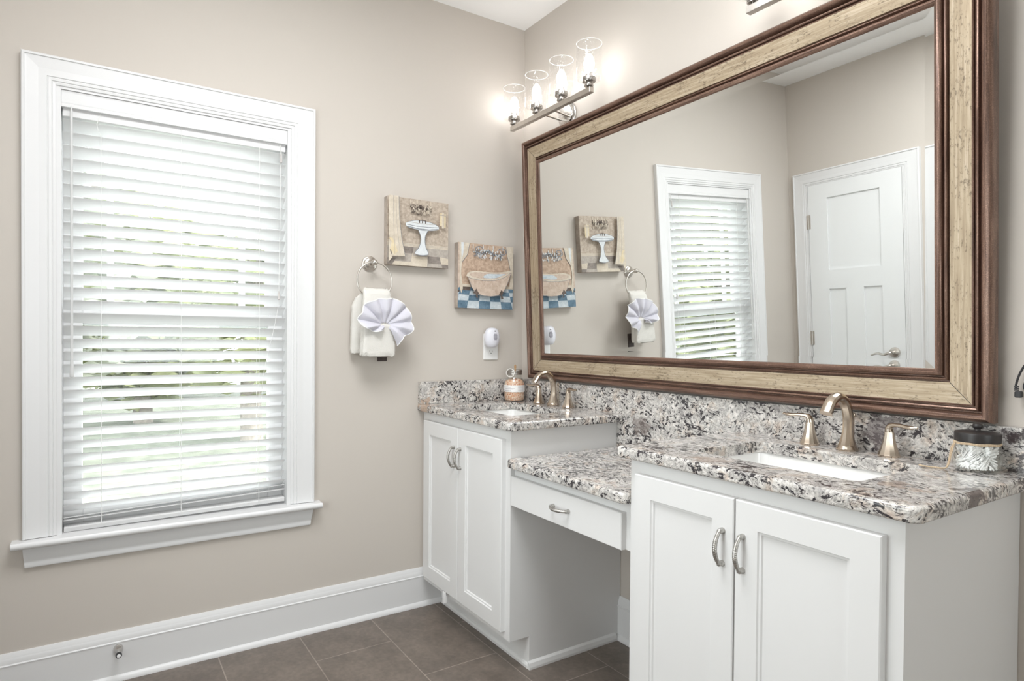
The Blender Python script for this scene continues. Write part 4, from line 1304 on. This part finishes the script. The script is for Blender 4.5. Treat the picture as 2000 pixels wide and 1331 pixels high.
af = thing('air_freshener', 'lavender grey plug-in air freshener in the wall outlet', 'air freshener', (0.035, -0.195, 1.148))
bm = BM(); rings = []
for i in range(15):
    q = i / 14; a = PI * q
    z = 1.196 - 0.047 * math.cos(a)
    w = 0.0405 * math.sin(a) ** 0.62 * (0.93 + 0.07 * q) if 0 < i < 14 else 0.004
    dx = 0.027 * math.sin(a) ** 0.55 if 0 < i < 14 else 0.003
    xc = 0.036
    rings.append([Vector((xc + dx * math.sin(2 * PI * k / 28), -0.197 + w * math.cos(2 * PI * k / 28), z)) for k in range(28)])
loft(bm, rings)
obj('body', bm, M_FRESH, af, smooth=True, angle=70)
bm = BM(); box(bm, 0.007, 0.022, -0.212, -0.178, 1.165, 1.205, 0.003, 2); obj('plug_base', bm, M_PLASTIC, af)
bm = BM()
for k in range(7):
    z = 1.186 + 0.0042 * k; hw = 0.0095 * math.sqrt(max(0.15, 1 - ((k - 3) / 3.6) ** 4))
    box(bm, 0.0580, 0.0640, -0.1935 - hw, -0.1935 + hw, z, z + 0.0030)
obj('grille', bm, M_VENT, af)
bm = BM(); lathe(bm, [(0.0028, 0.050), (0.0028, 0.0600)], (0, -0.194, 1.2265), 10, axis='x'); obj('indicator', bm, M_DARK, af)

# ------------------------------------------------------------------ door stop on the baseboard
ds = thing('door_stop', 'small nickel dome door stop screwed to the baseboard under the window', 'door stop', (0.014, -1.685, 0.100))
bm = BM(); lathe(bm, [(0.0145, 0.0135), (0.0150, 0.017), (0.0138, 0.023), (0.010, 0.029), (0.0062, 0.033), (0.0048, 0.040), (0.0048, 0.066)], (0, -1.685, 0.112), 24, axis='x')
obj('post', bm, M_STEEL, ds, smooth=True)
bm = BM(); lathe(bm, [(0.0085, 0.066), (0.0095, 0.068), (0.0095, 0.076), (0.0075, 0.079)], (0, -1.685, 0.112), 24, axis='x')
obj('rubber_ring', bm, M_RUBBER, ds, smooth=True)
bm = BM(); lathe(bm, [(0.0060, 0.0788), (0.0058, 0.0805), (0.003, 0.0815)], (0, -1.685, 0.112), 20, axis='x')
obj('tip', bm, M_PLASTIC, ds, smooth=True)

# ------------------------------------------------------------------ bath-salt jar
JX, JY = 0.087, -0.102
jr = thing('bath_salt_jar', 'clear glass jar of pink bath salt by the corner faucet', 'jar', (JX, JY, HC))
bm = BM()
lathe(bm, [(0.038, 0.0), (0.045, 0.002), (0.0485, 0.008), (0.0485, 0.076), (0.0465, 0.088), (0.040, 0.101), (0.034, 0.110), (0.0325, 0.118), (0.0325, 0.134)], (JX, JY, HC + 0.0003), 40, cap0=True, cap1=False)
obj('glass', bm, M_JAR, jr, smooth=True)
bm = BM(); lathe(bm, [(0.0345, 0.123), (0.0355, 0.124), (0.0345, 0.127), (0.0355, 0.130), (0.0345, 0.133), (0.0358, 0.136), (0.0358, 0.144), (0.034, 0.1465), (0.001, 0.1465)], (JX, JY, HC), 36, cap0=False)
obj('lid', bm, M_LIDMETAL, jr, smooth=True)
vd = Vector((2.56 - JX, -1.7435 - JY)).normalized(); a0 = math.atan2(vd.y, vd.x)
bm = BM()
def arc_strip(bm, r, aa, ab, z0, z1, n=20, mi=0):
    v0 = [bm.verts.new((JX + r * math.cos(aa + (ab - aa) * k / n), JY + r * math.sin(aa + (ab - aa) * k / n), HC + z0)) for k in range(n + 1)]
    v1 = [bm.verts.new((JX + r * math.cos(aa + (ab - aa) * k / n), JY + r * math.sin(aa + (ab - aa) * k / n), HC + z1)) for k in range(n + 1)]
    for k in range(n):
        f = bm.faces.new((v0[k], v0[k + 1], v1[k + 1], v1[k])); f.material_index = mi
arc_strip(bm, 0.0490, a0 - 1.65, a0 + 1.65, 0.044, 0.076, 40)
for z, aa, ab in ((0.0705, -1.3, -0.62), (0.0655, -1.3, -0.35), (0.0600, -1.0, 0.05), (0.0575, -1.0, -0.1), (0.0520, -1.3, -0.3), (0.0490, -1.3, -0.5)):
    arc_strip(bm, 0.04925, a0 + aa, a0 + ab, z - 0.0008, z + 0.0008, 10, 1)
for k in range(6):
    arc_strip(bm, 0.04925, a0 + 0.35, a0 + 1.0, 0.050 + 0.0038 * k, 0.0512 + 0.0038 * k, 10, 1)
obj('label', bm, [M_PAPER, M_INK], jr)
bm = BM()
# string of little white beads looped round the lid, hanging at the window side
bd = []
ctr = Vector((JX, JY, 0)); vdir = Vector((vd.x, vd.y, 0)); vside = Vector((-vd.y, vd.x, 0))  # vside points to the viewer's right
for k in range(26):
    t = 2 * PI * k / 26
    bd.append(ctr + vdir * 0.0385 - vside * 0.019 + vside * 0.0185 * math.cos(t) + Vector((0, 0, HC + 0.133 + 0.0190 * math.sin(t))))
for p in bd:
    bmesh.ops.create_uvsphere(bm, u_segments=8, v_segments=6, radius=0.0024, matrix=Matrix.Translation(p))
obj('bead_string', bm, M_BEADS, jr, smooth=True)
bm = BM()
c = ctr + vdir * 0.036 + vside * 0.003
rings = []
for z, w, t in ((0.140, 0.003, 0.0018), (0.152, 0.0036, 0.002), (0.160, 0.0052, 0.0024), (0.167, 0.0050, 0.0024), (0.172, 0.0025, 0.0015)):
    rings.append([c + vside * w * math.cos(k * PI / 6) + vdir * t * math.sin(k * PI / 6) + Vector((0, 0, HC + z)) for k in range(12)])
loft(bm, rings); obj('scoop_handle', bm, M_WOOD, jr, smooth=True)
bm = BM()
rings = []
for z, r in ((0.003, 0.040), (0.006, 0.0455), (0.02, 0.0470), (0.075, 0.0470), (0.086, 0.0445), (0.096, 0.038), (0.100, 0.030), (0.103, 0.018), (0.104, 0.004)):
    rings.append([Vector((JX + (r - 0.0012 * hsh(k, z * 50)) * math.cos(k * PI / 20), JY + (r - 0.0012 * hsh(k, z * 50)) * math.sin(k * PI / 20), HC + z + (0.003 * hsh(k * 1.7, z) if z > 0.08 else 0))) for k in range(40)])
loft(bm, rings)
tag(obj('bath_salt', bm, M_SALT, smooth=True, angle=80), 'coarse pink and orange salt filling the corner jar', 'bath salt', kind='stuff')

# ------------------------------------------------------------------ cotton-swab jar
QX, QY = 1.953, -0.086
qj = thing('swab_jar', 'squat glass jar with a black lid on the foreground countertop', 'jar', (QX, QY, HC))
bm = BM(); lathe(bm, [(0.034, 0.0), (0.041, 0.0015), (0.0448, 0.006), (0.0462, 0.016), (0.0455, 0.040), (0.0438, 0.055), (0.0415, 0.062), (0.0405, 0.068)], (QX, QY, HC + 0.0003), 44, cap1=False)
obj('glass', bm, M_JAR, qj, smooth=True)
bm = BM(); lathe(bm, [(0.0432, 0.0655), (0.0440, 0.067), (0.0440, 0.084), (0.0425, 0.0865), (0.030, 0.0885), (0.008, 0.0895), (0.0062, 0.091), (0.006, 0.0935), (0.0095, 0.0965), (0.0105, 0.101), (0.0085, 0.105), (0.003, 0.1065), (0.0005, 0.1066)], (QX, QY, HC), 40)
obj('lid', bm, M_LIDBLACK, qj, smooth=True, angle=50)
bm = BM()
for z in (0.0615, 0.0640):
    tube(bm, [(QX + 0.0440 * math.cos(k * PI / 20), QY + 0.0440 * math.sin(k * PI / 20), HC + z + 0.0006 * math.sin(k * 1.1)) for k in range(40)], 0.0014, 6, closed=True)
vq = Vector((2.56 - QX, -1.7435 - QY, 0)).normalized(); sq = Vector((-vq.y, vq.x, 0))
def qp(s, t, z): return Vector((QX, QY, HC + z)) + sq * s + vq * t
k0 = qp(-0.040, 0.020, 0.063)
bmesh.ops.create_uvsphere(bm, u_segments=10, v_segments=8, radius=0.0035, matrix=Matrix.Translation(k0))
tube(bm, catmull([k0, qp(-0.0465, 0.024, 0.052), qp(-0.050, 0.026, 0.030), qp(-0.053, 0.028, 0.012), qp(-0.058, 0.030, 0.0025), qp(-0.075, 0.034, 0.0022), qp(-0.098, 0.032, 0.0025), qp(-0.108, 0.026, 0.003)], 6), 0.0018, 7)
tube(bm, catmull([k0, qp(-0.044, 0.026, 0.050), qp(-0.048, 0.029, 0.032), qp(-0.051, 0.031, 0.014), qp(-0.056, 0.034, 0.004)], 6), 0.0016, 7)
obj('twine', bm, M_TWINE, qj, smooth=True)
def swab_mesh():
    bm = BM()
    L = 0.072
    lathe(bm, [(0.0006, -L / 2), (0.0018, -L / 2 + 0.001), (0.0024, -L / 2 + 0.005), (0.0019, -L / 2 + 0.012), (0.0011, -L / 2 + 0.015), (0.0011, L / 2 - 0.015), (0.0019, L / 2 - 0.012), (0.0024, L / 2 - 0.005), (0.0018, L / 2 - 0.001), (0.0006, L / 2)], (0, 0, 0), 8)
    return bm
sw0 = tag(obj('cotton_swab', swab_mesh(), M_COTTON, smooth=True, base=False), 'white cotton swab in the heap inside the black-lidded jar', 'cotton swab', 'cotton swabs in the jar')
rnd = random.Random(5)
def place_swab(o, i):
    # both ends on the glass, leaning across the inside of the jar
    va = math.atan2(-1.7435 - QY, 2.56 - QX)
    front = i % 2 == 0
    f = va + rnd.uniform(-1.3, 1.3) if front else rnd.uniform(0, 2 * PI)
    t = math.radians(rnd.uniform(34, 66)) * (1 if rnd.random() < 0.72 else -1)
    h = 0.072 * abs(math.sin(t)); zc = 0.036 * math.cos(t)
    rm = math.sqrt(max(0.0, 0.0390 ** 2 - (h / 2) ** 2)) * (rnd.uniform(0.9, 1.0) if front else rnd.uniform(0.4, 1.0))
    z = rnd.uniform(0.006 + zc, max(0.0065 + zc, 0.060 - zc))
    d = Vector((-math.sin(f) * math.sin(t), math.cos(f) * math.sin(t), math.cos(t)))
    o.location = Vector((QX + rm * math.cos(f), QY + rm * math.sin(f), HC + z))
    o.rotation_euler = d.to_track_quat('Z', 'Y').to_euler()
place_swab(sw0, 0)
for i in range(1, 120):
    c = sw0.copy(); COL.objects.link(c); place_swab(c, i)

# ------------------------------------------------------------------ black cord at the right edge
cd = thing('power_cord', 'black cord with a plug dangling at the right edge of the mirror wall', 'cord', (2.03, -0.012, 1.07))
bm = BM()
tube(bm, catmull([(2.0015, -0.020, 1.084), (2.0015, -0.020, 1.096), (2.008, -0.020, 1.120), (2.020, -0.018, 1.145), (2.045, -0.015, 1.18), (2.085, -0.012, 1.19), (2.10, -0.012, 1.14), (2.07, -0.014, 1.085), (2.035, -0.016, 1.070), (2.016, -0.016, 1.085), (2.020, -0.016, 1.105), (2.05, -0.014, 1.13)], 7), 0.0024, 8)
obj('cable', bm, M_RUBBER, cd, smooth=True)
bm = BM()
box(bm, 2.0, 2.013, -0.027, -0.013, 1.066, 1.080, 0.002, 1)
for k in range(3): box(bm, 1.999, 2.006, -0.0245, -0.0155, 1.081 + 0.004 * k, 1.0835 + 0.004 * k, 0.0005, 1)
po = obj('plug', bm, M_RUBBER, cd)
bm = BM(); box(bm, 2.095, 2.105, -0.020, 0.0, 1.18, 1.196, 0.002, 1); obj('hook', bm, M_PLASTIC, cd)

# ------------------------------------------------------------------ doors on the back wall (seen in the mirror)
def interior_door(name, xa, xb, hinge_left, handle_side):
    """xa..xb: casing outside"""
    d = thing(name, None, None, ((xa + xb) / 2, -WD, 0), kind='structure')
    zt = 2.099
    bm = BM()
    sweep_path(bm, CAS, lambda w, h: [Vector((xa + w, -WD + h, 0)), Vector((xa + w, -WD + h, zt - w)), Vector((xb - w, -WD + h, zt - w)), Vector((xb - w, -WD + h, 0))], False)
    obj('casing', bm, M_TRIM, d)
    la, lb, lt = xa + 0.0985, xb - 0.0785 if False else xb - 0.0985, zt - 0.0885
    bm = BM()
    y = -WD
    def rr(a, b, c, e, yy): return [Vector((a, yy, c)), Vector((b, yy, c)), Vector((b, yy, e)), Vector((a, yy, e))]
    # leaf as stiles and rails around three sunk panels
    fx = y + 0.012
    st = 0.125; ca, cb = la + st, lb - st; mid = (ca + cb) / 2
    cells = [(la, ca, 0.012, lt), (cb, lb, 0.012, lt), (ca, cb, 1.918, lt), (ca, cb, 1.34, 1.461), (ca, cb, 0.012, 0.24), (mid - 0.055, mid + 0.055, 0.24, 1.34)]
    for a, b, c, e in cells: box(bm, a, b, y + 0.001, fx, c, e)
    for a, b, c, e in ((ca, cb, 1.461, 1.918), (ca, mid - 0.055, 0.24, 1.34), (mid + 0.055, cb, 0.24, 1.34)):
        box(bm, a, b, y + 0.001, fx - 0.009, c, e)
    obj('leaf', bm, M_DOOR, d)
    bm = BM()
    for a, b, c, e in ((xa + 0.089, la - 0.003, 0, zt - 0.083), (lb + 0.003, xb - 0.089, 0, zt - 0.083), (xa + 0.089, xb - 0.089, lt + 0.003, zt - 0.085)):
        box(bm, a, b, y + 0.001, y + 0.0135, c, e)
    obj('door_frame', bm, M_TRIM, d)
    hx = la - 0.001 if hinge_left else lb + 0.001
    for z in (1.735, 0.98, 0.26):
        bm = BM(); lathe(bm, [(0.0052, z), (0.0052, z + 0.09)], (hx, fx + 0.004, 0), 10); box(bm, hx - 0.014, hx + 0.014, fx - 0.002, fx + 0.0015, z, z + 0.09)
        obj('hinge', bm, M_NICKEL, d, smooth=True, angle=40)
    px = lb - 0.062 if hinge_left else la + 0.062
    s = -1 if hinge_left else 1
    bm = BM()
    lathe(bm, [(0.031, fx), (0.031, fx + 0.004), (0.028, fx + 0.012), (0.018, fx + 0.016), (0.011, fx + 0.020), (0.010, fx + 0.045)], (px, 0, 0.94), 28, axis='y')
    ro = obj('handle', bm, M_NICKEL, d, smooth=True)
    bm = BM()
    pth = catmull([(px, fx + 0.045, 0.94), (px + s * 0.012, fx + 0.052, 0.939), (px + s * 0.040, fx + 0.054, 0.930), (px + s * 0.075, fx + 0.052, 0.937), (px + s * 0.115, fx + 0.048, 0.925)], 5)
    tube(bm, pth, [0.0095 - 0.0045 * k / (len(pth) - 1) for k in range(len(pth))], 10)
    le = obj('lever', bm, M_NICKEL, ro, smooth=True)
    le.data.transform(Matrix.Translation(-d.location))
    return d
interior_door('door_1', 0.0435, 0.8165, True, 1)

for o in SC.objects:
    if '_world' in o: del o['_world']
